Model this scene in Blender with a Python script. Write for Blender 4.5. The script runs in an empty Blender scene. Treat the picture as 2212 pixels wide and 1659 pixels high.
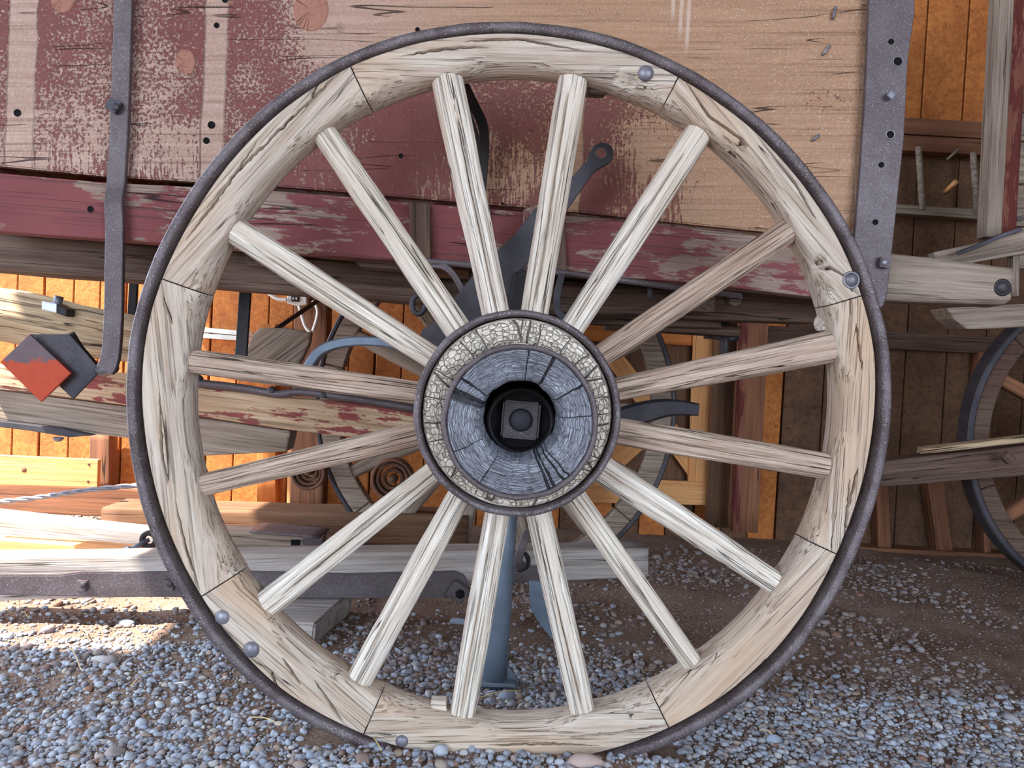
import bpy, bmesh, math, random
import numpy as np
from mathutils import Vector, Matrix, noise
random.seed(7); RNG = np.random.default_rng(7)
SC = bpy.context.scene
COL = SC.collection
PI = math.pi

# ------------------------------------------------------------------ camera
F_PX, MPP = 1740.0, 0.0008            # focal length in pixels of the 2212 wide frame, metres per pixel on the wheel plane
DIST = F_PX * MPP
PITCH, ROLL = math.radians(1.5), math.radians(3.0)
FW = Vector((0, math.cos(PITCH), -math.sin(PITCH)))
ZP = Vector((0, math.sin(PITCH), math.cos(PITCH)))
RT = Vector((1, 0, 0)) * math.cos(ROLL) + ZP * math.sin(ROLL)
UP = Vector((-1, 0, 0)) * math.sin(ROLL) + ZP * math.cos(ROLL)
def ray(px, py): return FW + RT * ((px - 1106) / F_PX) + UP * ((829.5 - py) / F_PX)
_d = ray(1100, 1645)
EYE = Vector((0, -DIST, -_d.z / _d.y * DIST))
def at(px, py, Y):
    """the point seen at a pixel of the photograph, on the upright plane y = Y"""
    d = ray(px, py)
    return EYE + d * ((Y + DIST) / d.y)
def gnd(px, py, z=0.0):
    d = ray(px, py)
    return EYE + d * ((z - EYE.z) / d.z)
def ppm(Y): return (Y + DIST) / F_PX   # metres per pixel at depth Y
cam = bpy.data.cameras.new('camera'); cam.sensor_width = 36.0; cam.lens = 36.0 * F_PX / 2212
cam.clip_start = 0.05
co = bpy.data.objects.new('camera', cam); COL.objects.link(co)
co.matrix_world = Matrix.Translation(EYE) @ Matrix((RT, UP, -FW)).transposed().to_4x4()
SC.camera = co

# ------------------------------------------------------------------ light
w = bpy.data.worlds.new('sky'); SC.world = w; w.use_nodes = True
w.node_tree.nodes['Background'].inputs[0].default_value = (0.69, 0.83, 1.0, 1)
w.node_tree.nodes['Background'].inputs[1].default_value = 2.2
sl = bpy.data.lights.new('sun', 'SUN'); sl.energy = 5.5; sl.angle = math.radians(0.6); sl.color = (1.0, 0.93, 0.82)
so = bpy.data.objects.new('sun', sl); COL.objects.link(so)
SUN_DIR = Vector((0.50, 0.20, -0.84)).normalized()
so.rotation_euler = SUN_DIR.to_track_quat('-Z', 'Y').to_euler(); so.location = (-3, -2, 5)
SC.view_settings.view_transform = 'Standard'; SC.view_settings.look = 'None'
SC.view_settings.gamma = 1.0; SC.view_settings.use_curve_mapping = False
SC.view_settings.exposure = 2.18

# ------------------------------------------------------------------ materials
def lin(c):
    return tuple(((v / 255) / 12.92 if v / 255 <= 0.04045 else ((v / 255 + 0.055) / 1.055) ** 2.4) for v in c) + (1,)
class NT:
    def __init__(s, name):
        s.m = bpy.data.materials.new(name); s.m.use_nodes = True
        s.t = s.m.node_tree; s.b = s.t.nodes['Principled BSDF']
        s.b.inputs['Specular IOR Level'].default_value = 0.3
    def n(s, typ, **kw):
        o = s.t.nodes.new(typ)
        for k, v in kw.items(): setattr(o, k, v)
        return o
    def put(s, sock, v):
        if hasattr(v, 'is_linked') or isinstance(v, bpy.types.NodeSocket): s.t.links.new(v, sock)
        else: sock.default_value = v
    def math(s, op, a, b=0.0, c=0.0, clamp=False):
        o = s.n('ShaderNodeMath', operation=op, use_clamp=clamp)
        for i, v in enumerate((a, b, c)): s.put(o.inputs[i], v)
        return o.outputs[0]
    def mix(s, f, a, b, blend='MIX'):
        o = s.n('ShaderNodeMix', data_type='RGBA', blend_type=blend)
        s.put(o.inputs[0], f); s.put(o.inputs[6], a); s.put(o.inputs[7], b)
        return o.outputs[2]
    def ramp(s, f, stops):
        o = s.n('ShaderNodeValToRGB'); e = o.color_ramp.elements
        while len(e) < len(stops): e.new(0.5)
        for el, (p, c) in zip(e, stops):
            el.position = p; el.color = c if isinstance(c, tuple) else (c, c, c, 1)
        s.put(o.inputs[0], f); return o.outputs[0]
    def sstep(s, v, a, b):
        o = s.n('ShaderNodeMapRange', interpolation_type='SMOOTHSTEP')
        s.put(o.inputs[0], v); o.inputs[1].default_value = a; o.inputs[2].default_value = b
        return o.outputs[0]
    def coords(s, rnd=True):
        tc = s.n('ShaderNodeTexCoord').outputs['Object']
        if not rnd: return tc
        oi = s.n('ShaderNodeObjectInfo').outputs['Random']
        v = s.n('ShaderNodeVectorMath', operation='MULTIPLY_ADD')
        s.put(v.inputs[0], oi); v.inputs[1].default_value = (17.3, 9.1, 13.7); s.put(v.inputs[2], tc)
        return v.outputs[0]
    def scaled(s, v, sc):
        o = s.n('ShaderNodeVectorMath', operation='MULTIPLY'); s.put(o.inputs[0], v); o.inputs[1].default_value = sc
        return o.outputs[0]
    def noise(s, v, sc=1.0, detail=4, rough=0.55, dist=0.0):
        o = s.n('ShaderNodeTexNoise'); s.put(o.inputs['Vector'], v)
        o.inputs['Scale'].default_value = sc; o.inputs['Detail'].default_value = detail
        o.inputs['Roughness'].default_value = rough; o.inputs['Distortion'].default_value = dist
        return o.outputs[0]
    def bump(s, h, strength=0.5, dist=0.003, prev=None):
        o = s.n('ShaderNodeBump'); o.inputs['Strength'].default_value = strength; o.inputs['Distance'].default_value = dist
        s.put(o.inputs['Height'], h)
        if prev is not None: s.put(o.inputs['Normal'], prev)
        return o.outputs[0]
    def done(s, col, rough=0.85, normal=None, metal=0.0, spec=None):
        s.put(s.b.inputs['Base Color'], col); s.put(s.b.inputs['Roughness'], rough)
        s.b.inputs['Metallic'].default_value = metal
        if spec is not None: s.b.inputs['Specular IOR Level'].default_value = spec
        if normal is not None: s.put(s.b.inputs['Normal'], normal)
        return s.m

def wood(name, light, mid, dark, gs=1.0, crack=0.5, paint=None, pamt=0.5, bump=0.6, rough=0.85, stain=None, cw=0.010):
    """weathered timber, grain along the object's own x axis"""
    k = NT(name); v = k.coords()
    g = k.noise(k.scaled(v, (4 * gs, 95 * gs, 95 * gs)), detail=5, rough=0.65)
    g2 = k.noise(k.scaled(v, (7 * gs, 260 * gs, 260 * gs)), detail=3)
    big = k.noise(k.scaled(v, (2.2, 9, 9)), detail=3)
    c = k.ramp(g, [(0.28, lin(mid)), (0.62, lin(light))])
    c = k.mix(k.sstep(big, 0.42, 0.68), c, k.mix(0.55, c, lin(stain or mid)))
    c = k.mix(k.math('MULTIPLY', k.sstep(g2, 0.52, 0.30), 0.55), c, lin(mid))
    cr = k.noise(k.scaled(v, (1.1 * gs, 52 * gs, 52 * gs)), detail=2, rough=0.45, dist=0.15)
    msk = k.sstep(k.noise(k.scaled(v, (2.2, 34, 34)), detail=2), 0.60 - 0.22 * crack, 0.66 - 0.16 * crack)
    line = k.math('SUBTRACT', 1.0, k.sstep(k.math('ABSOLUTE', k.math('SUBTRACT', cr, 0.5)), 0.001, cw))
    line = k.math('MULTIPLY', line, msk)
    hair = k.noise(k.scaled(v, (3.0 * gs, 200 * gs, 200 * gs)), detail=2, rough=0.5)
    hair = k.math('MULTIPLY', k.sstep(hair, 0.43, 0.31), min(1.0, 0.35 + 0.6 * crack))
    if paint:
        pn = k.noise(k.scaled(v, (9, 40, 40)), detail=6, rough=0.7)
        pn2 = k.noise(k.scaled(v, (2.6, 6, 6)), detail=3)
        pm = k.sstep(k.math('ADD', k.math('MULTIPLY', pn, 0.9), k.math('MULTIPLY', pn2, 0.7)), pamt, pamt + 0.05)
        pc = k.mix(k.noise(k.scaled(v, (6, 12, 12)), detail=4), lin(paint), lin(tuple(int(x * 0.72) for x in paint)))
        c = k.mix(pm, c, pc)
    c = k.mix(k.math('MULTIPLY', hair, 0.85), c, lin(tuple(int(0.55 * p + 0.45 * q) for p, q in zip(dark, mid))))
    c = k.mix(k.math('MULTIPLY', line, 0.93), c, lin(dark))
    line = k.math('MAXIMUM', line, k.math('MULTIPLY', hair, 0.7))
    h = k.math('SUBTRACT', k.math('ADD', k.math('MULTIPLY', g, 0.8), k.math('MULTIPLY', g2, 0.35)), k.math('MULTIPLY', line, 1.3))
    return k.done(c, rough, k.bump(h, bump, 0.004))

def metal(name, a, b, rough=0.5, met=0.55, pit=140, bump=0.25, rust=None, ramt=0.5, speck=0.0):
    k = NT(name); v = k.coords()
    n1 = k.noise(v, 14, 5, 0.6); n2 = k.noise(v, pit, 4, 0.6)
    c = k.mix(k.sstep(n1, 0.35, 0.68), lin(a), lin(b))
    if rust: c = k.mix(k.math('MULTIPLY', k.sstep(k.noise(v, 30, 6, 0.7), 0.5, 0.7), ramt), c, lin(rust))
    if speck:
        sp_ = k.sstep(k.noise(v, 420, 2, 0.5), 0.60, 0.70)
        c = k.mix(k.math('MULTIPLY', sp_, speck), c, lin((196, 188, 184)))
        c = k.mix(k.math('MULTIPLY', k.sstep(k.noise(v, 260, 2, 0.5), 0.40, 0.32), speck), c, lin((52, 42, 42)))
    r = k.math('ADD', rough - 0.1, k.math('MULTIPLY', n2, 0.2))
    return k.done(c, r, k.bump(n2, bump, 0.0015), met)

M = {}
M['spoke'] = wood('pale spoke wood', (240, 230, 218), (192, 172, 152), (46, 36, 30), 1.2, 0.7, bump=1.0, cw=0.012, stain=(196, 178, 158))
M['felloe'] = wood('felloe wood', (205, 190, 175), (166, 143, 124), (56, 42, 36), 1.0, 0.38, bump=1.0, stain=(196, 156, 120), cw=0.007)
M['spokebrown'] = wood('browned spoke wood', (206, 184, 166), (150, 122, 104), (46, 34, 28), 1.2, 0.7, bump=1.0, cw=0.012, stain=(158, 124, 104))
M['grey'] = wood('grey weathered timber', (168, 150, 134), (118, 100, 86), (40, 32, 28), 0.8, 0.6)
M['greydark'] = wood('dark weathered timber', (112, 90, 76), (72, 55, 47), (22, 17, 15), 0.8, 0.7, stain=(84, 52, 46))
M['sill'] = wood('red painted sill timber', (166, 142, 128), (122, 100, 88), (34, 26, 26), 0.8, 0.4, paint=(140, 78, 78), pamt=0.77)
M['redboard'] = wood('cream timber with red paint', (206, 178, 146), (164, 128, 98), (50, 36, 30), 0.8, 0.6, paint=(154, 76, 72), pamt=0.81)
M['tongue'] = wood('pale tongue timber', (188, 178, 172), (140, 124, 114), (46, 38, 36), 0.7, 0.5, stain=(120, 112, 116))
M['pine'] = wood('fresh pine', (226, 168, 112), (198, 134, 82), (96, 58, 34), 0.6, 0.12, bump=0.25, stain=(206, 140, 84))
M['wall'] = wood('barn wall plank', (204, 128, 66), (162, 92, 44), (50, 28, 16), 0.5, 0.1, bump=0.3, stain=(150, 82, 42))
M['wallold'] = wood('brown barn plank', (120, 86, 62), (86, 60, 44), (26, 18, 14), 0.5, 0.2, bump=0.4, stain=(76, 56, 44))
M['post'] = wood('brown post', (146, 98, 70), (104, 68, 50), (34, 24, 18), 0.5, 0.2, bump=0.4)
M['redpost'] = wood('red painted post', (150, 96, 76), (110, 66, 54), (36, 22, 20), 0.6, 0.3, paint=(112, 52, 46), pamt=0.74)
M['log'] = wood('rough log', (206, 182, 148), (136, 104, 78), (40, 30, 22), 0.6, 0.9, bump=1.0)
M['iron'] = metal('purple grey iron', (88, 77, 79), (100, 90, 92), 0.5, 0.3, 160, 0.5, (88, 72, 70), 0.5, 0.35)
M['irond'] = metal('dark iron', (56, 54, 60), (74, 70, 74), 0.5, 0.35, 120, 0.25, (66, 54, 50), 0.5)
M['ironb'] = metal('black iron', (34, 32, 34), (48, 44, 44), 0.5, 0.3, 120, 0.25)
M['rust'] = metal('rusty iron', (110, 76, 58), (84, 60, 50), 0.75, 0.15, 120, 0.4, (122, 74, 44), 0.6)
M['tyre'] = metal('worn iron tyre', (86, 74, 76), (116, 106, 108), 0.55, 0.35, 220, 0.8, (74, 60, 58), 0.5, 0.6)
M['steel'] = metal('blue grey steel', (110, 120, 134), (126, 138, 154), 0.45, 0.3, 40, 0.05)
M['bolt'] = metal('grey bolt head', (112, 108, 116), (144, 140, 148), 0.45, 0.45, 90, 0.2)
M['zinc'] = metal('galvanised metal', (190, 194, 206), (216, 220, 230), 0.4, 0.4, 40, 0.05)
M['white'] = metal('pale grey conduit', (206, 204, 196), (226, 224, 216), 0.5, 0.1, 40, 0.02)
M['blk'] = metal('near black', (10, 9, 9), (14, 12, 12), 0.9, 0.0, 60, 0.0)  # near black; also paints the shade inside the bolt holes
M['straw'] = metal('dry straw', (214, 190, 140), (190, 160, 110), 0.8, 0.0, 60, 0.0)

def share_mat():
    k = NT('orange painted share'); v = k.coords(False)
    z = k.n('ShaderNodeSeparateXYZ'); k.put(z.inputs[0], v)
    n1 = k.noise(v, 26, 6, 0.65)
    m = k.sstep(k.math('ADD', k.math('MULTIPLY', z.outputs[2], -14), k.math('MULTIPLY', n1, 1.2)), 0.30, 0.42)
    base = k.mix(n1, lin((84, 66, 70)), lin((116, 98, 100)))
    return k.done(k.mix(m, base, k.mix(k.noise(v, 60, 5), lin((196, 76, 44)), lin((150, 58, 38)))), 0.55, k.bump(n1, 0.2, 0.002), 0.2)
M['share'] = share_mat()

def side_mat():
    """wide side board: worn red paint over bare planed wood; local x/z are metres from the frame's middle"""
    k = NT('side board'); v = k.coords(False)
    s = k.n('ShaderNodeSeparateXYZ'); k.put(s.inputs[0], v); X, Z = s.outputs[0], s.outputs[2]
    big = k.noise(v, 3.2, 3, 0.5); mid = k.noise(v, 16, 4, 0.6)
    fine = k.noise(k.scaled(v, (150, 150, 150)), 1.0, 3, 0.7)
    streak = k.noise(k.scaled(v, (170, 90, 26)), 1.0, 3, 0.6)
    low = k.sstep(Z, 0.66, 0.42)
    grain = k.noise(k.scaled(v, (3, 60, 60)), 1.0, 5, 0.6)
    # how much paint is left
    right = k.sstep(X, 0.02, 0.62)
    top = k.math('MULTIPLY', k.sstep(Z, 0.60, 0.76), k.sstep(X, -0.62, -0.30))
    p = k.math('SUBTRACT', k.math('SUBTRACT', 0.60, k.math('MULTIPLY', right, 0.26)), k.math('MULTIPLY', top, 0.34))
    p = k.math('SUBTRACT', p, k.math('MULTIPLY', k.sstep(X, -0.42, -0.75), 0.06))
    p = k.math('ADD', p, k.math('MULTIPLY', k.math('SUBTRACT', big, 0.5), 0.85))
    p = k.math('ADD', p, k.math('MULTIPLY', k.math('SUBTRACT', mid, 0.5), 0.35))
    fm = k.math('ADD', k.math('MULTIPLY', fine, k.math('SUBTRACT', 1.0, k.math('MULTIPLY', low, 0.6))), k.math('MULTIPLY', streak, k.math('MULTIPLY', low, 0.6)))
    p = k.math('ADD', p, k.math('MULTIPLY', k.math('SUBTRACT', fm, 0.5), 1.3))
    # bare upright strips where cleats once sat
    def strip(x0, w_):
        d = k.math('ABSOLUTE', k.math('SUBTRACT', k.math('ADD', X, k.math('MULTIPLY', Z, -0.055)), x0))
        return k.sstep(k.math('ADD', d, k.math('MULTIPLY', k.math('SUBTRACT', mid, 0.5), 0.012)), w_ + 0.003, w_ - 0.003)
    st = k.math('MAXIMUM', strip(-0.670, 0.024), k.math('MAXIMUM', strip(-1.082, 0.030), k.math('MULTIPLY', strip(0.095, 0.028), k.sstep(Z, 0.7, 0.6))))
    p = k.math('SUBTRACT', p, k.math('MULTIPLY', st, 0.55))
    mask = k.sstep(p, 0.46, 0.58)
    bare = k.mix(k.sstep(X, -0.45, 0.1), lin((190, 158, 142)), lin((184, 144, 114)))
    bare = k.mix(k.sstep(grain, 0.35, 0.7), k.mix(0.30, bare, lin((120, 78, 54))), bare)
    bare = k.mix(k.math('MULTIPLY', k.sstep(fine, 0.52, 0.75), 0.35), bare, lin((226, 196, 172)))
    ln = k.noise(k.scaled(v, (2.0, 190, 190)), 1.0, 3, 0.6)
    bare = k.mix(k.math('MULTIPLY', k.sstep(ln, 0.46, 0.30), 0.5), bare, lin((112, 76, 58)))
    bare = k.mix(k.math('MULTIPLY', k.sstep(k.noise(k.scaled(v, (320, 320, 320)), 1.0, 2), 0.60, 0.72), 0.6), bare, lin((228, 206, 190)))
    for (dx_, z0_, z1_) in ((0.338, 0.76, 0.80), (0.356, 0.72, 0.77), (0.372, 0.69, 0.74)):
        dd = k.math('ABSOLUTE', k.math('SUBTRACT', k.math('ADD', X, k.math('MULTIPLY', Z, -0.055)), dx_ - 0.04))
        dd = k.math('ADD', dd, k.math('MULTIPLY', k.math('SUBTRACT', fine, 0.5), 0.008))
        bare = k.mix(k.math('MULTIPLY', k.math('MULTIPLY', k.sstep(dd, 0.0055, 0.0025), k.sstep(Z, z0_, z1_)), 0.6), bare, lin((214, 190, 176)))
    red = k.mix(mid, lin((112, 58, 56)), lin((138, 84, 78)))
    c = k.mix(mask, bare, red)
    cr = k.noise(k.scaled(v, (1.6, 22, 22)), 1.0, 2, 0.5, 0.3)
    line = k.math('MULTIPLY', k.math('SUBTRACT', 1.0, k.sstep(k.math('ABSOLUTE', k.math('SUBTRACT', cr, 0.5)), 0.001, 0.008)),
                  k.sstep(k.noise(k.scaled(v, (4, 9, 9)), 1.0, 2), 0.52, 0.60))
    c = k.mix(k.math('MULTIPLY', line, 0.8), c, lin((60, 36, 32)))
    h = k.math('ADD', k.math('MULTIPLY', mask, -0.35), k.math('SUBTRACT', k.math('MULTIPLY', fm, 0.8), line))
    h = k.math('ADD', h, k.math('MULTIPLY', st, -1.2))
    return k.done(c, 0.72, k.bump(h, 1.0, 0.0065))
M['side'] = side_mat()

def polar(k, v):
    s = k.n('ShaderNodeSeparateXYZ'); k.put(s.inputs[0], v)
    a = k.math('ARCTAN2', s.outputs[2], s.outputs[0])
    r = k.math('SQRT', k.math('ADD', k.math('POWER', s.outputs[0], 2.0), k.math('POWER', s.outputs[2], 2.0)))
    return a, r
def endgrain_mat(name, light, mid, dark, ka, kr, crack, rough, spec, met=0.0, rad=8, radr=7, ew=0.05, bs=0.9):
    k = NT(name); v = k.coords(False)
    wob = k.noise(v, 18, 3)
    a, r = polar(k, v)
    r2 = k.math('ADD', r, k.math('MULTIPLY', wob, 0.014)); a2 = k.math('ADD', a, k.math('MULTIPLY', k.noise(v, 30, 2), 0.10))
    cv = k.n('ShaderNodeCombineXYZ'); k.put(cv.inputs[0], k.math('MULTIPLY', a2, ka)); k.put(cv.inputs[1], k.math('MULTIPLY', r2, kr))
    vo = k.n('ShaderNodeTexVoronoi', feature='DISTANCE_TO_EDGE'); k.put(vo.inputs['Vector'], cv.outputs[0]); vo.inputs['Scale'].default_value = 1.0
    vo.inputs['Randomness'].default_value = 0.75
    e = k.math('SUBTRACT', 1.0, k.sstep(vo.outputs['Distance'], 0.01, 0.085))
    cv2 = k.n('ShaderNodeCombineXYZ'); k.put(cv2.inputs[0], k.math('MULTIPLY', a2, rad)); k.put(cv2.inputs[1], k.math('MULTIPLY', r2, radr))
    vo2 = k.n('ShaderNodeTexVoronoi', feature='DISTANCE_TO_EDGE'); k.put(vo2.inputs['Vector'], cv2.outputs[0]); vo2.inputs['Scale'].default_value = 1.0
    e2 = k.math('SUBTRACT', 1.0, k.sstep(vo2.outputs['Distance'], ew * 0.2, ew))
    rings = k.noise(k.scaled(cv.outputs[0], (0.35, 2.4, 1)), 1.0, 3, 0.6)
    c = k.mix(k.sstep(rings, 0.35, 0.65), lin(mid), lin(light))
    ee = k.math('MAXIMUM', k.math('MULTIPLY', e, crack), e2)
    c = k.mix(k.math('MULTIPLY', ee, 0.9), c, lin(dark))
    h = k.math('SUBTRACT', k.math('MULTIPLY', rings, 0.9), k.math('MULTIPLY', ee, 1.3))
    return k.done(c, rough, k.bump(h, bs, 0.004), met, spec)
M['endgrain'] = endgrain_mat('checked end grain', (234, 222, 208), (196, 178, 158), (52, 42, 36), 15, 120, 0.62, 0.8, 0.3, 0.0, 3.0, 4, 0.022)
M['nose'] = endgrain_mat('grey painted end grain', (194, 196, 208), (142, 142, 152), (50, 46, 50), 5, 300, 0.22, 0.36, 0.7, 0.2, 1.15, 0.0, 0.010, 1.7)
M['knot'] = endgrain_mat('knot', (176, 128, 108), (152, 98, 82), (96, 60, 50), 1.2, 420, 0.1, 0.75, 0.3, 0.0, 0.5, 0.0, 0.01, 0.4)

def stone_mat(name, dust=0.0):
    k = NT(name)
    g = k.n('ShaderNodeNewGeometry'); r = g.outputs['Random Per Island']
    oi = k.n('ShaderNodeObjectInfo').outputs['Random']
    rr = k.math('FRACT', k.math('ADD', r, oi))
    c = k.ramp(rr, [(0.0, lin((130, 128, 134))), (0.22, lin((154, 158, 170))), (0.42, lin((174, 176, 184))), (0.60, lin((140, 150, 168))),
                    (0.75, lin((150, 130, 116))), (0.86, lin((186, 184, 184))), (0.94, lin((116, 112, 116))), (1.0, lin((142, 104, 86)))])
    v = k.n('ShaderNodeTexCoord').outputs['Object']
    n = k.noise(v, 120, 4)
    c = k.mix(k.math('MULTIPLY', k.sstep(n, 0.45, 0.7), 0.3), c, lin((110, 92, 80)))
    if dust: c = k.mix(dust, c, lin((112, 86, 70)))
    return k.done(c, 0.85, k.bump(n, 0.25, 0.002))
M['stone'] = stone_mat('gravel stone')
M['dusty'] = stone_mat('dusty stone', 0.62)
def dirt_mat():
    k = NT('dirt'); v = k.n('ShaderNodeTexCoord').outputs['Object']
    n1 = k.noise(v, 5, 6, 0.6); n2 = k.noise(v, 160, 5, 0.7); n3 = k.noise(v, 45, 4, 0.6)
    c = k.ramp(n1, [(0.3, lin((104, 78, 64))), (0.55, lin((134, 108, 92))), (0.75, lin((150, 130, 118)))])
    c = k.mix(k.sstep(n2, 0.5, 0.68), c, lin((164, 148, 136)))
    c = k.mix(k.math('MULTIPLY', k.sstep(n3, 0.42, 0.3), 0.5), c, lin((72, 52, 42)))
    return k.done(c, 0.95, k.bump(k.math('ADD', n2, n3), 0.8, 0.006))
M['dirt'] = dirt_mat()
def plain(name, c, rough=0.8):
    k = NT(name); v = k.coords(); n = k.noise(v, 30, 4)
    return k.done(k.mix(n, lin(c), lin(tuple(int(x * 0.8) for x in c))), rough)
M['roof'] = plain('roof boards', (96, 74, 58))
M['pinkstone'] = plain('pinkish stone', (196, 170, 160), 0.9)

# ------------------------------------------------------------------ object helpers
WM = {}
def make(name, verts, faces, mat, parent=None, mw=None, smooth=False):
    me = bpy.data.meshes.new(name); me.from_pydata([tuple(v) for v in verts], [], faces); me.update()
    if smooth: me.polygons.foreach_set('use_smooth', [True] * len(me.polygons))
    if mat is not None: me.materials.append(M[mat] if isinstance(mat, str) else mat)
    return link(name, me, parent, mw)
def link(name, me, parent=None, mw=None):
    o = bpy.data.objects.new(name, me); COL.objects.link(o)
    mw = mw or Matrix.Identity(4)
    if parent is not None:
        o.parent = parent; o.matrix_parent_inverse = WM[parent.name].inverted()
    o.matrix_basis = mw; WM[o.name] = mw
    return o
def frame(o, x, y=None):
    """matrix with local x along x and local y as near the given depth direction as it can be"""
    x = Vector(x).normalized(); y = Vector(y or (0, 1, 0)); z = x.cross(y).normalized(); y = z.cross(x).normalized()
    return Matrix.Translation(o) @ Matrix((x, y, z)).transposed().to_4x4()
def tag(o, label=None, cat=None, group=None, kind=None):
    if label: o['label'] = label
    if cat: o['category'] = cat
    if group: o['group'] = group
    if kind: o['kind'] = kind
    return o
def thing(name, loc, label, cat, group=None):
    o = link(name, None, None, Matrix.Translation(Vector(loc)))
    o.empty_display_size = 0.05
    return tag(o, label, cat, group)
def frombm(name, bm, mat, parent=None, mw=None, smooth=False):
    bmesh.ops.recalc_face_normals(bm, faces=bm.faces[:])
    me = bpy.data.meshes.new(name); bm.to_mesh(me); bm.free()
    if smooth: me.polygons.foreach_set('use_smooth', [True] * len(me.polygons))
    me.materials.append(M[mat] if isinstance(mat, str) else mat)
    return link(name, me, parent, mw)
def plate(name, poly, Y, thick, mat, parent=None, grain=None, bev=0.002, holes=()):
    """outline given in pixels on plane y = Y, real thickness behind it, bevelled edges"""
    pts = [at(p[0], p[1], Y) for p in poly]
    c = sum(pts, Vector()) / len(pts)
    if grain is None:
        i = max(range(len(pts)), key=lambda i: (pts[(i + 1) % len(pts)] - pts[i]).length)
        gx = pts[(i + 1) % len(pts)] - pts[i]
    else: gx = at(*grain[1], Y) - at(*grain[0], Y)
    if gx.x < 0: gx = -gx
    mw = frame(c, gx); inv = mw.inverted()
    bm = bmesh.new()
    vs = [bm.verts.new(inv @ p) for p in pts]
    f = bm.faces.new(vs)
    r = bmesh.ops.extrude_face_region(bm, geom=[f])
    for v in r['geom']:
        if isinstance(v, bmesh.types.BMVert): v.co.y += thick
    if bev: bmesh.ops.bevel(bm, geom=bm.edges[:], offset=bev, segments=2, affect='EDGES', profile=0.5)
    return frombm(name, bm, mat, parent, mw)
def beam(name, a, b, h0, d0, mat, parent=None, h1=None, d1=None, jit=0.002, seg=24, rnd=0.12, seed=0.0, front=True, ysk=None, smooth=True):
    """timber from a to b; a and b lie on the middle of the front face, height h, depth d behind it"""
    a, b = Vector(a), Vector(b); L = (b - a).length; h1 = h1 or h0; d1 = d1 or d0
    mw = frame(a, b - a, ysk)
    prof = []
    for sx, sz in ((-1, -1), (1, -1), (1, 1), (-1, 1)):
        for q in range(5):
            ang = math.atan2(sz, sx) - PI / 4 + q * PI / 8
            prof.append(((sx * (1 - rnd) + rnd * 1.4142 * math.cos(ang) * 0.99), (sz * (1 - rnd) + rnd * 1.4142 * math.sin(ang) * 0.99)))
    # insert mid-side points for relief
    full = []
    for i, p in enumerate(prof):
        full.append(p); q = prof[(i + 1) % len(prof)]
        if i % 5 == 4:
            for t in (0.25, 0.5, 0.75): full.append((p[0] + (q[0] - p[0]) * t, p[1] + (q[1] - p[1]) * t))
    n = len(full); vs = []; fs = []
    for i in range(seg + 1):
        t = i / seg; h = (h0 + (h1 - h0) * t) / 2; d = (d0 + (d1 - d0) * t) / 2
        for j, (u, v) in enumerate(full):
            p = Vector((L * t, (u + (1 if front else 0)) * d, v * h))
            if jit:
                q = Vector((p.x * 5, p.y * 22, p.z * 22)) + Vector((seed, seed * 3.1, L * 7))
                p += Vector((0 if 0 < i < seg else noise.noise(q * 2) * jit * 2, noise.noise(q) * jit, noise.noise(q + Vector((9, 4, 2))) * jit))
            vs.append(p)
    for i in range(seg):
        for j in range(n):
            k = (j + 1) % n; fs.append((i * n + j, i * n + k, (i + 1) * n + k, (i + 1) * n + j))
    fs.append(tuple(range(n - 1, -1, -1))); fs.append(tuple(range(seg * n, (seg + 1) * n)))
    o = make(name, vs, fs, mat, parent, mw, smooth)
    o.data.polygons[-1].use_smooth = False; o.data.polygons[-2].use_smooth = False
    bm = bmesh.new(); bm.from_mesh(o.data); bmesh.ops.recalc_face_normals(bm, faces=bm.faces[:]); bm.to_mesh(o.data); bm.free()
    return o
def pbeam(name, a, b, hpx0, hpx1, d, mat, parent=None, **kw):
    """a, b = (px, py, Y) of the front face's middle line; heights in pixels there"""
    return beam(name, at(*a), at(*b), hpx0 * ppm(a[2]), d, mat, parent, h1=hpx1 * ppm(b[2]), **kw)
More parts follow.
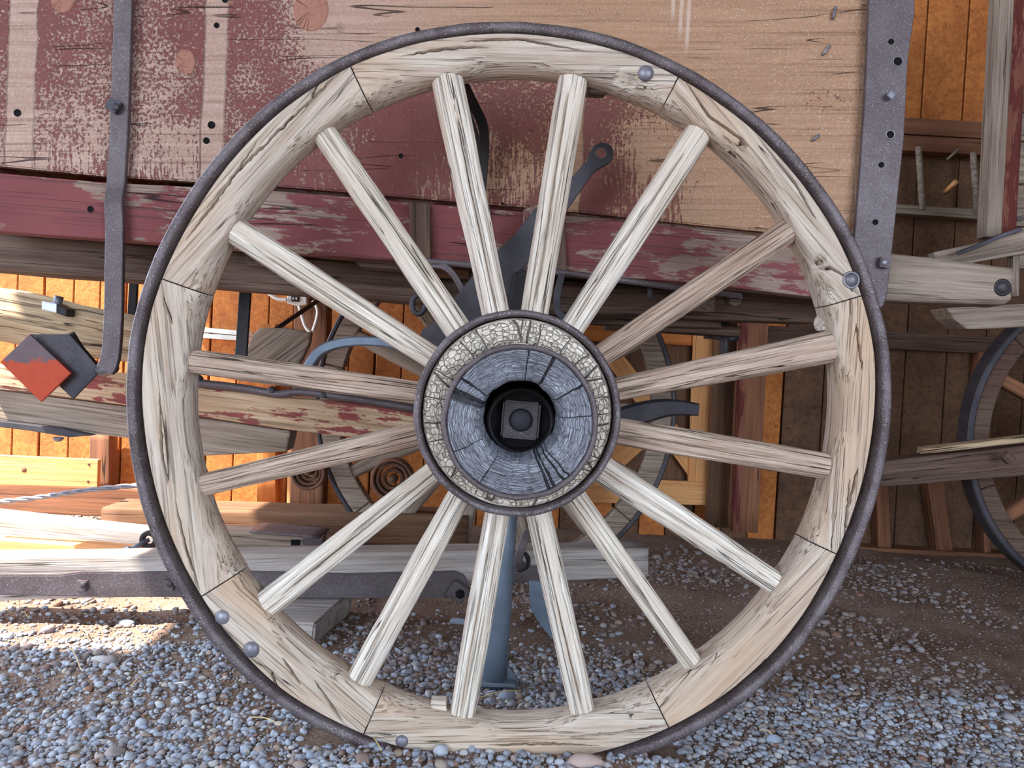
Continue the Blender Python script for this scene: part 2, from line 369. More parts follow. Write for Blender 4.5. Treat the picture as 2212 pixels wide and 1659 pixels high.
def sweep(name, pts, rad, mat, parent=None, n=10, flat=None, closed=False, depthdir=(0, 1, 0), smooth=True, cap=True):
    """round bar (or flat bar: flat = (in-plane width, depth) lists or numbers) along world points"""
    pts = [Vector(p) for p in pts]; o0 = sum(pts, Vector()) / len(pts); m = len(pts); vs = []; fs = []
    dv = Vector(depthdir).normalized()
    for i, p in enumerate(pts):
        if closed: t = pts[(i + 1) % m] - pts[i - 1]
        else: t = pts[min(i + 1, m - 1)] - pts[max(i - 1, 0)]
        t.normalize(); s = t.cross(dv)
        if s.length < 1e-4: s = t.cross(Vector((1, 0, 0)))
        s.normalize(); dd = s.cross(t).normalized()
        if flat:
            fw = flat[0][i] if isinstance(flat[0], (list, tuple)) else flat[0]
            fd = flat[1][i] if isinstance(flat[1], (list, tuple)) else flat[1]
            b_ = min(fw, fd) * 0.12
            cs = [(-fw / 2 + b_, -fd / 2), (fw / 2 - b_, -fd / 2), (fw / 2, -fd / 2 + b_), (fw / 2, fd / 2 - b_), (fw / 2 - b_, fd / 2), (-fw / 2 + b_, fd / 2), (-fw / 2, fd / 2 - b_), (-fw / 2, -fd / 2 + b_)]
        else:
            r = rad[i] if isinstance(rad, (list, tuple)) else rad
            cs = [(r * math.cos(2 * PI * q / n), r * math.sin(2 * PI * q / n)) for q in range(n)]
        for u, v in cs: vs.append(p - o0 + s * u + dd * v)
    k = len(cs)
    for i in range(m if closed else m - 1):
        for j in range(k):
            j2 = (j + 1) % k; i2 = (i + 1) % m
            fs.append((i * k + j, i * k + j2, i2 * k + j2, i2 * k + j))
    if cap and not closed: fs.append(tuple(range(k - 1, -1, -1))); fs.append(tuple(range((m - 1) * k, m * k)))
    o = make(name, vs, fs, mat, parent, Matrix.Translation(o0), smooth and not flat)
    bm = bmesh.new(); bm.from_mesh(o.data); bmesh.ops.recalc_face_normals(bm, faces=bm.faces[:]); bm.to_mesh(o.data); bm.free()
    return o
def smoothpath(pts, n=8):
    out = []; P = [Vector(p) for p in pts]
    for i in range(len(P) - 1):
        p0, p1, p2, p3 = P[max(i - 1, 0)], P[i], P[i + 1], P[min(i + 2, len(P) - 1)]
        for q in range(n):
            t = q / n
            out.append(0.5 * ((2 * p1) + (p2 - p0) * t + (2 * p0 - 5 * p1 + 4 * p2 - p3) * t * t + (3 * p1 - p0 - 3 * p2 + p3) * t ** 3))
    out.append(P[-1]); return out
def lathe(name, prof, mat, parent=None, mw=None, n=64, smooth=True, jit=None):
    """prof = (r, y) list turned about local y; jit(angle, r, y) -> dr"""
    vs = []; fs = []; m = len(prof)
    for i in range(n):
        a = 2 * PI * i / n
        for r, y in prof:
            rr = r + (jit(a, r, y) if jit else 0)
            vs.append((rr * math.cos(a), y, rr * math.sin(a)))
    for i in range(n):
        i2 = (i + 1) % n
        for j in range(m - 1): fs.append((i * m + j, i2 * m + j, i2 * m + j + 1, i * m + j + 1))
    o = make(name, vs, fs, mat, parent, mw, smooth)
    bm = bmesh.new(); bm.from_mesh(o.data); bmesh.ops.remove_doubles(bm, verts=bm.verts[:], dist=1e-6)
    bmesh.ops.recalc_face_normals(bm, faces=bm.faces[:]); bm.to_mesh(o.data); bm.free()
    return o
def ring(name, c, ro, ri, y0, y1, mat, parent, n=72, jit=None, bev=0.003):
    prof = [(ri, y1), (ri, y0 + bev), (ri + bev, y0), (ro - bev, y0), (ro, y0 + bev), (ro, y1), (ri, y1)]
    return lathe(name, prof, mat, parent, Matrix.Translation(c), n, False if n < 20 else True, jit)
def dome(name, c, r, mat, parent, h=0.5, dirv=(0, -1, 0), n=20):
    prof = [(0.0001, -r * h), (r * 0.35, -r * h * 0.94), (r * 0.65, -r * h * 0.74), (r * 0.88, -r * h * 0.42), (r, -r * h * 0.1), (r, 0.002)]
    q = Vector((0, -1, 0)).rotation_difference(Vector(dirv)).to_matrix().to_4x4()
    return lathe(name, prof, mat, parent, Matrix.Translation(c) @ q, n)
def squarenut(name, c, s, h, mat, parent, rot=0.0, hole=True):
    """square nut on a face looking at the viewer, with the bolt end in its middle"""
    bm = bmesh.new(); bmesh.ops.create_cube(bm, size=1.0)
    for v in bm.verts: v.co = Vector((v.co.x * s, v.co.y * h - h / 2, v.co.z * s))
    bmesh.ops.bevel(bm, geom=bm.edges[:], offset=s * 0.06, segments=2, affect='EDGES')
    mw = Matrix.Translation(c) @ Matrix.Rotation(rot, 4, 'Y')
    o = frombm(name, bm, mat, parent, mw)
    return o
def boltend(c, r, mat, parent, depth=0.004):
    return lathe('bolt_end', [(0.0001, -depth), (r * 0.8, -depth), (r, -depth * 0.6), (r, 0.003)], mat, parent, Matrix.Translation(c), 20)
def hole(c, r, parent, mat='blk'):
    """hole stand-in: a black disc with a thin rim, its inner shade painted"""
    return lathe('painted_bolt_hole', [(r * 1.0, 0.002), (r, -0.0012), (r * 0.9, -0.0012), (r * 0.85, -0.0004), (0.0001, -0.0002)], mat, parent, Matrix.Translation(c), 18)  # nothing is cut; black colour stands in for the hole's shade

# ================================================================== SETTING
def gh(x, y):
    return (0.018 * noise.noise(Vector((x * 1.7 + 3, y * 1.9, 0.3))) + 0.010 * noise.noise(Vector((x * 5, y * 5, 4.0)))
            + 0.016 * math.exp(-(x / 0.34) ** 4 - ((y - 0.0) / 0.16) ** 2)
            + 0.020 * max(0.0, min(1.0, (y - 0.5))) * (0.6 + 0.4 * math.sin(x * 2.1)))
def build_floor():
    xs = np.concatenate([np.linspace(-9, -2.0, 12), np.linspace(-1.95, 2.15, 150), np.linspace(2.2, 9, 12)])
    ys = np.concatenate([np.linspace(-9, -0.75, 12), np.linspace(-0.7, 1.98, 110), np.linspace(2.05, 3.5, 4)])
    vs = []; nx = len(xs)
    for y in ys:
        for x in xs: vs.append((x, y, gh(x, y) + 0.004 * noise.noise(Vector((x * 22, y * 22, 1)))))
    fs = [(j * nx + i, j * nx + i + 1, (j + 1) * nx + i + 1, (j + 1) * nx + i) for j in range(len(ys) - 1) for i in range(nx - 1)]
    return tag(make('floor', vs, fs, 'dirt', smooth=True), 'dirt barn floor strewn with grey gravel', None, None, 'structure')
floor = build_floor()

def boxmesh(name, lo, hi, mat, parent=None, bev=0.004, kind=None, grain='z', mw=None):
    lo, hi = Vector(lo), Vector(hi); c = (lo + hi) / 2; s = hi - lo
    if grain == 'z': rot = Matrix(((0, 1, 0), (0, 0, 1), (1, 0, 0))).transposed().to_4x4()   # local x = world z
    else: rot = Matrix.Identity(4)
    inv = rot.inverted()
    bm = bmesh.new(); bmesh.ops.create_cube(bm, size=1.0)
    for v in bm.verts: v.co = inv @ Vector((v.co.x * s.x, v.co.y * s.y, v.co.z * s.z))
    if bev: bmesh.ops.bevel(bm, geom=bm.edges[:], offset=bev, segments=1, affect='EDGES')
    o = frombm(name, bm, mat, parent, Matrix.Translation(c) @ rot)
    if kind: tag(o, kind=kind)
    return o
ROT_Z = Matrix(((0, 1, 0), (0, 0, 1), (1, 0, 0))).transposed()
YB = 1.95
roof = boxmesh('light_blocking_ceiling', (-2.60, -4.6, 3.0), (4.2, 2.2, 3.12), 'roof', None, 0.0, 'structure', 'x')  # unseen roof; left edge and front overhang shaped to block sun and sky
wall = boxmesh('wall_back', (-3.6, YB + 0.03, -0.1), (4.2, YB + 0.08, 3.0), 'wallold', None, 0.0, 'structure')
boxmesh('light_blocking_ceiling', (-6.0, -4.6, 3.0), (-2.60, -0.34, 3.12), 'roof', None, 0.0, 'structure', 'x')  # unseen roof piece added to keep the sun off the foreground gravel
for (x0_, x1_, z0_, z1_) in ((-3.0, -2.7, 0, 3.0), (-0.55, 0.75, 0, 3.0), (2.9, 3.2, 0, 3.0), (-2.7, -0.55, 2.85, 3.0), (0.75, 2.9, 2.85, 3.0)):
    boxmesh('added_wall_front', (x0_, -2.72, z0_ - 0.1), (x1_, -2.62, z1_), 'wallold', None, 0.0, 'structure')  # unseen wall added so daylight comes in from two sides only
boxmesh('added_wall_left', (-2.75, -2.62, -0.1), (-2.65, -0.3, 3.0), 'wallold', None, 0.0, 'structure')  # added out of view to make the skylight more directional
wr = boxmesh('wall_right', (3.1, -2.62, -0.1), (3.2, 2.0, 3.0), 'wallold', None, 0.0, 'structure')
x = -3.4; i = 0
while x < 3.1:
    right = x > 1.05
    wd = (0.165 if right else 0.115) * (0.93 + 0.14 * random.random())
    zc = at(2050, 300, YB).z
    if right:
        boxmesh('plank', (x, YB, zc), (x + wd - 0.006, YB + 0.03, 2.9), 'wall', wall, 0.003)
        boxmesh('plank', (x, YB, -0.05), (x + wd - 0.004, YB + 0.03, zc - 0.004), 'wallold', wall, 0.003)
    else:
        boxmesh('plank', (x, YB, -0.05), (x + wd - (0.004 if i % 3 else 0.008), YB + 0.03, 2.9), 'wall' if x < -0.15 else ('wall' if i % 2 else 'wallold'), wall, 0.003)
    x += wd; i += 1
# rails of the back wall
def rail(a, b, h, d, mat, name='rail'):
    return pbeam(name, a, b, h, h, d, mat, wall, jit=0.001, seg=8, rnd=0.06)
rail((1900, 268, 1.91), (2260, 288, 1.91), 34, 0.04, 'post')
rail((1900, 300, 1.915), (2260, 320, 1.915), 22, 0.035, 'post')
rail((1660, 722, 1.90), (2260, 752, 1.90), 36, 0.05, 'greydark')
rail((1840, 1192, 1.86), (2200, 1210, 1.86), 22, 0.08, 'post')
for (x0, y0, x1, y1, wd) in ((1905, 1030, 1912, 1195, 26), (2020, 1025, 2042, 1200, 34), (2130, 1110, 2134, 1205, 14), (2130, 760, 2125, 960, 30)):
    beam('stud', at(x0, y0, 1.88), at(x1, y1, 1.88), wd * ppm(1.88), 0.06, 'post', wall, jit=0.001, seg=6, rnd=0.06)
for (x0, y0, x1, y1, wd, m) in ((215, 930, 215, 1062, 42, 'post'), (575, 700, 575, 1100, 40, 'wall'), (635, 950, 632, 1112, 26, 'pine')):
    beam('stud', at(x0, y0, 1.86), at(x1, y1, 1.86), wd * ppm(1.86), 0.07, m, wall, jit=0.001, seg=6, rnd=0.06)

# brown upright posts behind the wheel, right of the hub
t = thing('barn_post', gnd(1630, 1160), 'brown barn post with a pale front corner, right of the hub', 'post')
beam('post_shaft', at(1642, 560, 1.62), at(1612, 1150, 1.62), 50 * ppm(1.62), 0.10, 'post', t, jit=0.001, seg=10, rnd=0.10)
beam('corner_strip', at(1617, 560, 1.615), at(1590, 1150, 1.615), 12 * ppm(1.6), 0.05, 'redpost', t, jit=0.001, seg=10, rnd=0.2)
t = thing('barn_post', gnd(1565, 1150), 'dark flat barn post just left of the pale-cornered post', 'post')
beam('post_shaft', at(1590, 560, 1.76), at(1560, 1140, 1.76), 62 * ppm(1.7), 0.06, 'wallold', t, jit=0.001, seg=10, rnd=0.06)

# stable door of orange boards with a diagonal brace
d = tag(link('door_1', None, None, Matrix.Translation(at(1440, 1090, 1.84))), kind='structure')
plate('stile', [(1502, 690), (1566, 693), (1545, 1092), (1486, 1089)], 1.83, 0.03, 'pine', d)
plate('top_rail', [(1240, 610), (1580, 630), (1572, 750), (1240, 735)], 1.86, 0.03, 'wall', d)
plate('bottom_rail', [(1250, 1030), (1550, 1043), (1546, 1092), (1250, 1085)], 1.82, 0.025, 'pine', d)
plate('brace', [(1300, 765), (1345, 765), (1560, 1045), (1500, 1045)], 1.845, 0.025, 'pine', d)
plate('brace', [(1240, 1030), (1400, 905), (1440, 925), (1290, 1060)], 1.85, 0.02, 'pine', d)
hg = plate('hinge', [(1547, 1040), (1562, 1041), (1560, 1082), (1545, 1080)], 1.815, 0.006, 'zinc', d, bev=0.001)
plate('door_panel', [(1240, 735), (1505, 745), (1490, 1045), (1240, 1035)], 1.885, 0.02, 'wallold', d)

# ================================================================== WHEEL
CX, CY = 1100.0, 868.0
tyre_px = [(1100,46),(907,65),(744,119),(600,206),(500,296),(426,395),(388,445),(355,506),(309,617),(282,704),(273,801),(271,847),(273,881),(282,990),(304,1085),(325,1158),(366,1245),
 (391,1290),(447,1374),(515,1452),(600,1525),(780,1612),(900,1652),(1100,1676),(1280,1660),(1403,1624),(1498,1589),(1607,1513),(1666,1469),(1715,1415),(1742,1393),(1800,1290),(1848,1205),(1889,1093),(1916,976),(1928,840),(1913,698),(1883,601),(1829,479),(1775,400),(1720,334),(1612,226),(1542,184),(1407,106),(1271,66)]
_pol = sorted((math.atan2(CY - y, x_ - CX) % (2 * PI), math.hypot(x_ - CX, y - CY)) for x_, y in tyre_px)
_pa = np.array([p[0] for p in _pol]); _pr = np.array([p[1] for p in _pol])
_gr = np.linspace(0, 2 * PI, 720, endpoint=False)
_rr = np.interp(_gr, np.r_[_pa[-1] - 2 * PI, _pa, _pa[0] + 2 * PI], np.r_[_pr[-1], _pr, _pr[0]])
_k = np.hanning(61); _k /= _k.sum()
_rr = np.convolve(np.r_[_rr[-30:], _rr, _rr[:30]], _k, 'valid')
def r_tyre(a): return float(np.interp(a % (2 * PI), np.r_[_gr, 2 * PI], np.r_[_rr, _rr[0]]))
def pol(a, r, y=0.0):
    p = at(CX + r * math.cos(a), CY - r * math.sin(a), 0.0); return Vector((p.x, y, p.z))
def r_in(a):   # inner radius of the felloes, its own slightly shifted circle
    ox, oy, R = 7.0, 12.0, 708.0
    b = ox * math.cos(a) + oy * math.sin(a)
    return b + math.sqrt(max(0, R * R - (ox * ox + oy * oy) + b * b))
TH = {}
def gap_px(a):
    dg = math.degrees(a) % 360
    def bumpf(c, w_, h): 
        d_ = abs((dg - c + 180) % 360 - 180); return h * max(0, 1 - (d_ / w_) ** 2)
    return 4.0 + bumpf(185, 45, 8) + bumpf(215, 35, 7) + bumpf(322, 45, 12) + bumpf(15, 50, 7) + bumpf(140, 25, 6)
CRACKS = [[(735,150),(695,194),(628,258),(557,328),(500,384),(436,462)],[(690,165),(672,215)],[(560,300),(470,430),(400,520)],[(1475,165),(1530,250),(1600,300),(1640,350)],[(1735,515),(1780,570),(1830,600)],[(1740,520),(1790,590)],[(1640,300),(1720,400),(1760,470)],
 [(1838,645),(1838,680)],[(1836,1035),(1822,1190)],[(1850,700),(1862,800)],[(1852,1010),(1835,1090)],[(800,1585),(860,1590)],[(1230,1592),(1350,1580),(1445,1565)],[(545,1425),(585,1450),(600,1490),(620,1510)],[(610,1420),(650,1480)],[(680,1470),(720,1530),(740,1560)],
 [(378,1080),(400,1180),(432,1280)],[(345,850),(350,980),(362,1050)],[(430,700),(432,760)],[(352,640),(372,700)],[(1640,1500),(1720,1400),(1790,1290)],[(1560,1520),(1660,1420)],[(1000,90),(1120,84),(1260,110)],[(860,122),(960,106),(1060,102)],[(1300,150),(1420,190)],[(1050,1610),(1180,1606),(1300,1612)]]
def crack_depth(px, py):
    b_ = 0.0
    for c_ in CRACKS:
        nseg = len(c_) - 1
        for i_, ((x0, y0), (x1, y1)) in enumerate(zip(c_[:-1], c_[1:])):
            if not (min(x0, x1) - 8 < px < max(x0, x1) + 8 and min(y0, y1) - 8 < py < max(y0, y1) + 8): continue
            dx, dy = x1 - x0, y1 - y0; t_ = max(0, min(1, ((px - x0) * dx + (py - y0) * dy) / (dx * dx + dy * dy)))
            u_ = (i_ + t_) / nseg; wd_ = 0.25 + 2.9 * math.sin(PI * min(1.0, max(0.0, u_))) ** 0.7
            d_ = math.hypot(px - x0 - t_ * dx, py - y0 - t_ * dy) / wd_
            if d_ < 1: b_ = max(b_, 0.011 * wd_ * (1 - d_))
    return b_
wheel = thing('spoked_wheel', pol(-PI / 2, 820, 0.03), 'large weathered sixteen-spoked wooden wagon wheel with an iron tyre standing in the gravel', 'wheel')
# iron tyre
n = 240; vs = []; fs = []
base = pol(0, 0)
prof = [(0, 0.002), (0, 0.050), (-4, 0.056), (-17, 0.056), (-21, 0.050), (-21, 0.004), (-17, -0.001), (-4, -0.001)]
for i in range(n):
    a = 2 * PI * i / n; R = r_tyre(a) + 1.2 * noise.noise(Vector((math.cos(a) * 9, math.sin(a) * 9, 0)))
    for dr, y in prof:
        vs.append(pol(a, R + dr + 0.8 * noise.noise(Vector((math.cos(a) * 40, math.sin(a) * 40, dr))), y + 0.0015 * noise.noise(Vector((math.cos(a) * 14, math.sin(a) * 14, 5)))) - base)
m_ = len(prof)
for i in range(n):
    for j in range(m_): fs.append((i * m_ + j, i * m_ + (j + 1) % m_, ((i + 1) % n) * m_ + (j + 1) % m_, ((i + 1) % n) * m_ + j))
make('tyre', vs, fs, 'tyre', wheel, Matrix.Translation(base), True)
# felloes
spk = [((930,168),(998,160),(1043,680),(1097,670)),((1208,163),(1268,180),(1127,670),(1183,680)),((1490,262),(1540,295),(1216,690),(1260,720)),((1710,462),(1732,510),(1283,750),(1320,783)),
 ((1808,712),(1825,778),(1330,818),(1340,862)),((1818,985),(1805,1038),(1337,903),(1335,960)),((1727,1265),(1702,1305),(1322,992),(1285,1040)),((1545,1465),(1510,1490),(1265,1065),(1228,1095)),
 ((1292,1565),(1240,1575),(1190,1105),(1137,1113)),((1020,1585),(965,1580),(1100,1115),(1048,1105)),((785,1510),(733,1490),(1010,1090),(965,1068)),((568,1350),(535,1300),(945,1040),(920,1005)),
 ((425,1075),(408,1030),(900,963),(893,915)),((388,803),(390,750),(893,870),(900,825)),((480,515),(505,462),(915,790),(937,745)),((670,290),(715,262),(963,725),(1008,690))]
spoke_ang = [math.atan2(CY - (s[0][1] + s[1][1]) / 2, (s[0][0] + s[1][0]) / 2 - CX) for s in spk]
joints = sorted(math.atan2(CY - y, x_ - CX) % (2 * PI) for x_, y in ((778,187),(1447,202),(1824,650),(1779,1184),(1433,1548),(799,1555),(460,1273),(388,616)))
felloes = []
FD = 0.076
for q in range(8):
    a0, a1 = joints[q], joints[(q + 1) % 8]
    if a1 < a0: a1 += 2 * PI
    a0 += 0.0016; a1 -= 0.0016
    am = (a0 + a1) / 2; o0 = pol(am, 755, 0.0)
    tx = (pol(am - 0.01, 755) - pol(am + 0.01, 755))
    mw = frame(o0, tx); inv = mw.inverted()
    sg = 270; rows = []
    for i in range(sg + 1):
        a = a0 + (a1 - a0) * i / sg
        ds = min(abs((a - s + PI) % (2 * PI) - PI) for s in spoke_ang)
        de = min(a - a0, a1 - a)
        ch = 0.35 + 0.65 * min(1, max(0, (ds - 0.03) / 0.09)) ** 1.0
        ch *= 0.45 + 0.55 * min(1, de / 0.05)
        ro = r_tyre(a) - 21 ; rf = ro - gap_px(a); ri = r_in(a)
        c1 = 30 * ch; 
        pr = [(ro + 1, 0.055), (rf + 2, 0.048), (rf + 1, 0.006), *[((rf - 3) + (ri + c1 + 4 - rf + 3) * u_ / 60, 0.0004 - 0.0016 * math.sin(PI * u_ / 60)) for u_ in range(61)],
              (ri + c1 * 0.72, 0.003 * ch + 0.001), (ri + c1 * 0.40, 0.010 * ch + 0.002), (ri + c1 * 0.15, 0.020 * ch + 0.003), (ri, 0.032), (ri - 1, 0.046), (ri, 0.058), (ri + c1 * 0.5, FD - 0.004), (ri + c1 + 6, FD), (ro - 30, FD), (ro, FD - 0.004)]
        endf = max(0, 1 - de / 0.012) if (i in (0, 1, sg - 1, sg)) else 0
        row = []
        for (r, y) in pr:
            jx = 2.5 * noise.noise(Vector((a * 60, r * 0.05, 1.0)))
            if y < 0.012: y += crack_depth(CX + r * math.cos(a) + jx, CY - r * math.sin(a) + jx)
            p = inv @ pol(a, r, y)
            qv = Vector((p.x * 7 + q * 5, p.y * 30, p.z * 38))
            am_ = 0.0016 if y < 0.012 else 0.0012
            dn = noise.noise(qv) * am_ + noise.noise(qv * Vector((1.5, 1, 3.2)).x) * am_ * 0.4
            p.y += dn; 
            if y > 0.02: p.z += noise.noise(qv + Vector((3, 8, 1))) * 0.0015
            row.append(p)
        rows.append(row)
    nn = len(rows[0]); vs = [p for r_ in rows for p in r_]; fs = []
    for i in range(sg):
        for j in range(nn): fs.append((i * nn + j, i * nn + (j + 1) % nn, (i + 1) * nn + (j + 1) % nn, (i + 1) * nn + j))
    fs.append(tuple(range(nn))); fs.append(tuple(range((sg + 1) * nn - 1, sg * nn - 1, -1)))
    fo = make('felloe', vs, fs, 'felloe', wheel, mw, True)
    fo.data.polygons[-1].use_smooth = False; fo.data.polygons[-2].use_smooth = False
    bm = bmesh.new(); bm.from_mesh(fo.data); bmesh.ops.recalc_face_normals(bm, faces=bm.faces[:]); bm.to_mesh(fo.data); bm.free()
    felloes.append((a0, a1, fo))
def felloe_at(px, py):
    a = math.atan2(CY - py, px - CX) % (2 * PI)
    for a0, a1, fo in felloes:
        if a0 <= a <= a1 or a0 <= a + 2 * PI <= a1: return fo
for (px, py, r) in ((1395, 158, 17), (1838, 605, 14), (480, 1333, 16), (543, 1403, 18), (868, 1601, 14)):
    dome('rivet', at(px, py, -0.001), r * MPP, 'bolt', felloe_at(px, py), 0.55)
sweep('rivet_ring', [at(1838 + 17 * math.cos(u * PI / 9), 605 + 17 * math.sin(u * PI / 9), -0.001) for u in range(18)], 0.0022, 'bolt', felloe_at(1838, 605), 6, closed=True)
# wooden wedges / plugs beside some spokes
def wedge(px, py, w_, h_, Y, fo, mat='spoke', rot=0.0):
    c = at(px, py, Y); k_ = MPP
    o = beam('wedge', c + Vector((-w_ * k_ / 2, 0, 0)), c + Vector((w_ * k_ / 2, 0, 0)), h_ * k_, 0.03, mat, fo, jit=0.003, seg=6, rnd=0.4, seed=px)
    return o
wedge(948, 1538, 34, 40, 0.028, felloe_at(948, 1600)); wedge(1790, 700, 28, 28, 0.034, felloe_at(1850, 700)); wedge(598, 1352, 24, 30, 0.03, felloe_at(540, 1400), 'felloe')
wedge(1290, 188, 42, 26, 0.045, felloe_at(1290, 150), 'greydark'); 

# spokes
for q, (o1, o2, i1, i2) in enumerate(spk):
    po = (Vector(at(*o1, 0.030)) + Vector(at(*o2, 0.030))) / 2; pi_ = (Vector(at(*i1, 0.045)) + Vector(at(*i2, 0.045))) / 2
    wo = (Vector(at(*o1, 0.03)) - Vector(at(*o2, 0.03))).length / 2; wi = (Vector(at(*i1, 0.045)) - Vector(at(*i2, 0.045))).length / 2
    dr = (po - pi_).normalized(); L0 = (po - pi_).length
    a_ = pi_ - dr * 0.045; b_ = po + dr * 0.006; L = (b_ - a_).length
    mw = frame(a_, dr); NS, NL = 104, 80; vs = []; fs = []
    big = q not in (3, 4, 5, 12, 13)
    phi0 = -PI / 2 + random.uniform(-0.55, 0.55); gd = random.uniform(0.010, 0.016) if big else 0.006
    s0 = random.uniform(0.0, 0.15); s1 = random.uniform(0.8, 1.0)
    phi1 = -PI / 2 + random.uniform(-0.8, 0.8)
    for i in range(NL + 1):
        t_ = i / NL; x_ = L * t_
        wdt = wi + (wo - wi) * t_ + 0.0012 * noise.noise(Vector((x_ * 9, q * 3.3, 0)))
        wdt *= 1 + 0.05 * math.sin(t_ * PI)
        for j in range(NS):
            ph = 2 * PI * j / NS - PI
            cz, cy = math.cos(ph), math.sin(ph)
            ex = 0.88
            z_ = wdt * math.copysign(abs(cz) ** ex, cz); y_ = wdt * 0.92 * math.copysign(abs(cy) ** ex, cy)
            rr = 1.0
            d_ = noise.noise(Vector((x_ * 5, cz * 9 + q * 7, cy * 9))) * 0.0011 + noise.noise(Vector((x_ * 10, cz * 26 + q * 7, cy * 26))) * 0.0008
            def groove(p0, dep, ta, tb, wdth, fr):
                if not ta < t_ < tb: return 0.0
                m0 = p0 + 0.20 * noise.noise(Vector((x_ * fr, q * 9.1, 2))) + 0.05 * noise.noise(Vector((x_ * 24, q * 9.1, 7)))
                dd_ = abs((ph - m0 + PI) % (2 * PI) - PI) / wdth
                if dd_ > 1: return 0.0
                en = min(1, (t_ - ta) / 0.12, (tb - t_) / 0.12)
                return dep * (1 - dd_) * en
            d_ -= groove(phi0, gd, s0, s1, 0.12, 3.2) + groove(phi1, gd * 0.5, 0.2 + s0, 0.55 + s0, 0.11, 5)
            nrm = Vector((0, y_, z_)).normalized()
            vs.append(Vector((x_, y_, z_)) + nrm * d_)
    for i in range(NL):
        for j in range(NS): k_ = (j + 1) % NS; fs.append((i * NS + j, i * NS + k_, (i + 1) * NS + k_, (i + 1) * NS + j))
    fs.append(tuple(range(NS - 1, -1, -1))); fs.append(tuple(range(NL * NS, (NL + 1) * NS)))
    s_ = make('spoke', vs, fs, 'spoke' if big else 'spokebrown', wheel, mw, True)
    bm = bmesh.new(); bm.from_mesh(s_.data); bmesh.ops.recalc_face_normals(bm, faces=bm.faces[:]); bm.to_mesh(s_.data); bm.free()

# hub
def wob(k_, amp): return lambda a, r, y: amp * noise.noise(Vector((math.cos(a) * k_, math.sin(a) * k_, r * 4)))
YO, YN = -0.095, -0.150
cO = at(1117, 893, YO); rO = 223 * ppm(YO); cN = at(1123, 912, YN); rN = 170 * ppm(YN); rH = 97 * ppm(YN)
cB = at(1106, 872, 0.05)
prof = [(rN * 0.9, YO + 0.006), (rO * 0.55, YO + 0.005), (rO * 0.80, YO + 0.004), (rO * 0.905, YO + 0.005), (rO * 0.925, YO + 0.010), (rO * 0.93, YO + 0.03), (rO * 0.98, -0.02), (rO * 0.98, 0.10), (rO * 0.88, 0.17), (rO * 0.80, 0.205), (0.035, 0.205)]
hub = lathe('hub', prof[:1] + prof[1:], 'spoke', wheel, Matrix.Translation((cO.x, 0, cO.z)), 96)
face = lathe('end_grain', [(rN * 0.93, YO + 0.012), (rN * 0.93, YO + 0.004), (rO * 0.80, YO + 0.002), (rO * 0.885, YO + 0.002), (rO * 0.905, YO + 0.005), (rO * 0.912, YO + 0.02)], 'endgrain', hub, Matrix.Translation((cO.x, 0, cO.z)), 128, True, wob(7, 0.004))
ring('hub_band', (cO.x, 0, cO.z), rO, rO * 0.938, YO - 0.010, YO + 0.065, 'tyre', hub, 120, wob(5, 0.0012))
# protruding nose of the hub, with a flared bore
rb = rH
nose_prof = [(rN * 0.93, YO + 0.01), (rN * 0.935, YN + 0.006), (rN * 0.90, YN + 0.001), (rN * 0.82, YN), (rN * 0.74, YN + 0.001), (rH + 0.012, YN + 0.004), (rH + 0.004, YN + 0.011), (rH - 0.003, YN + 0.024), (rH - 0.006, YN + 0.045), (rH - 0.007, YN + 0.22)]
nose = lathe('hub_nose', nose_prof, 'nose', hub, Matrix.Translation((cN.x, 0, cN.z)), 128, True, lambda a, r, y: (0.0035 * noise.noise(Vector((math.cos(a) * 2.4, math.sin(a) * 2.4, 3))) + 0.0012 * noise.noise(Vector((math.cos(a) * 11, math.sin(a) * 11, y * 40)))) if r < rH + 0.02 else 0)
ring('nose_band', (cN.x, 0, cN.z), rN, rN * 0.935, YN - 0.002, YO + 0.012, 'iron', hub, 120, wob(4, 0.0016), 0.002)
# axle end deep in the bore
cA = at(1124, 906, 0.03)
ring('axle_box', (cA.x, 0, cA.z), 0.0585, 0.050, -0.010, 0.06, 'ironb', hub, 64, None, 0.004)
lathe('axle_washer', [(0.0001, 0.030), (0.050, 0.030), (0.056, 0.032), (0.056, 0.06)], 'ironb', hub, Matrix.Translation((cA.x, 0, cA.z)), 48)
nut = squarenut('axle_nut', at(1124.5, 905.5, 0.028), 82 * ppm(0.004), 0.026, 'iron', hub, 0.03)
boltend(at(1125, 907, 0.001), 25 * ppm(0.0), 'irond', nut, 0.006)

# steel stand behind the hub
g0 = gnd(1068, 1478); YS = g0.y
st = thing('wheel_stand', (g0.x, g0.y, gh(g0.x, g0.y)), 'blue grey steel post propping the wagon wheel up behind its hub', 'stand')
topz = at(1106, 890, YS)
sweep('post', [Vector((g0.x, YS, -0.01)), Vector((topz.x, YS, topz.z))], 0.026, 'steel', st, 24)
axp = Vector((cO.x, 0.20, topz.z)); sweep('stub_axle', [Vector((cO.x, 0.208, cO.z)), Vector((topz.x, YS + 0.03, topz.z))], 0.03, 'ironb', st, 20)
plate('gusset', [(1087, 1432), (1090, 1430), (1122, 1472), (1118, 1480), (1085, 1480)], YS - 0.004, 0.010, 'steel', st, bev=0.001)
plate('foot_plate', [(1030, 1476), (1112, 1478), (1118, 1486), (1026, 1484)], YS - 0.03, 0.06, 'steel', st, bev=0.001)

# ================================================================== WAGON
YW = 0.34
wagon = thing('wagon', gnd(1000, 1300), 'red painted wooden wagon box with iron straps behind the big wheel', 'wagon')
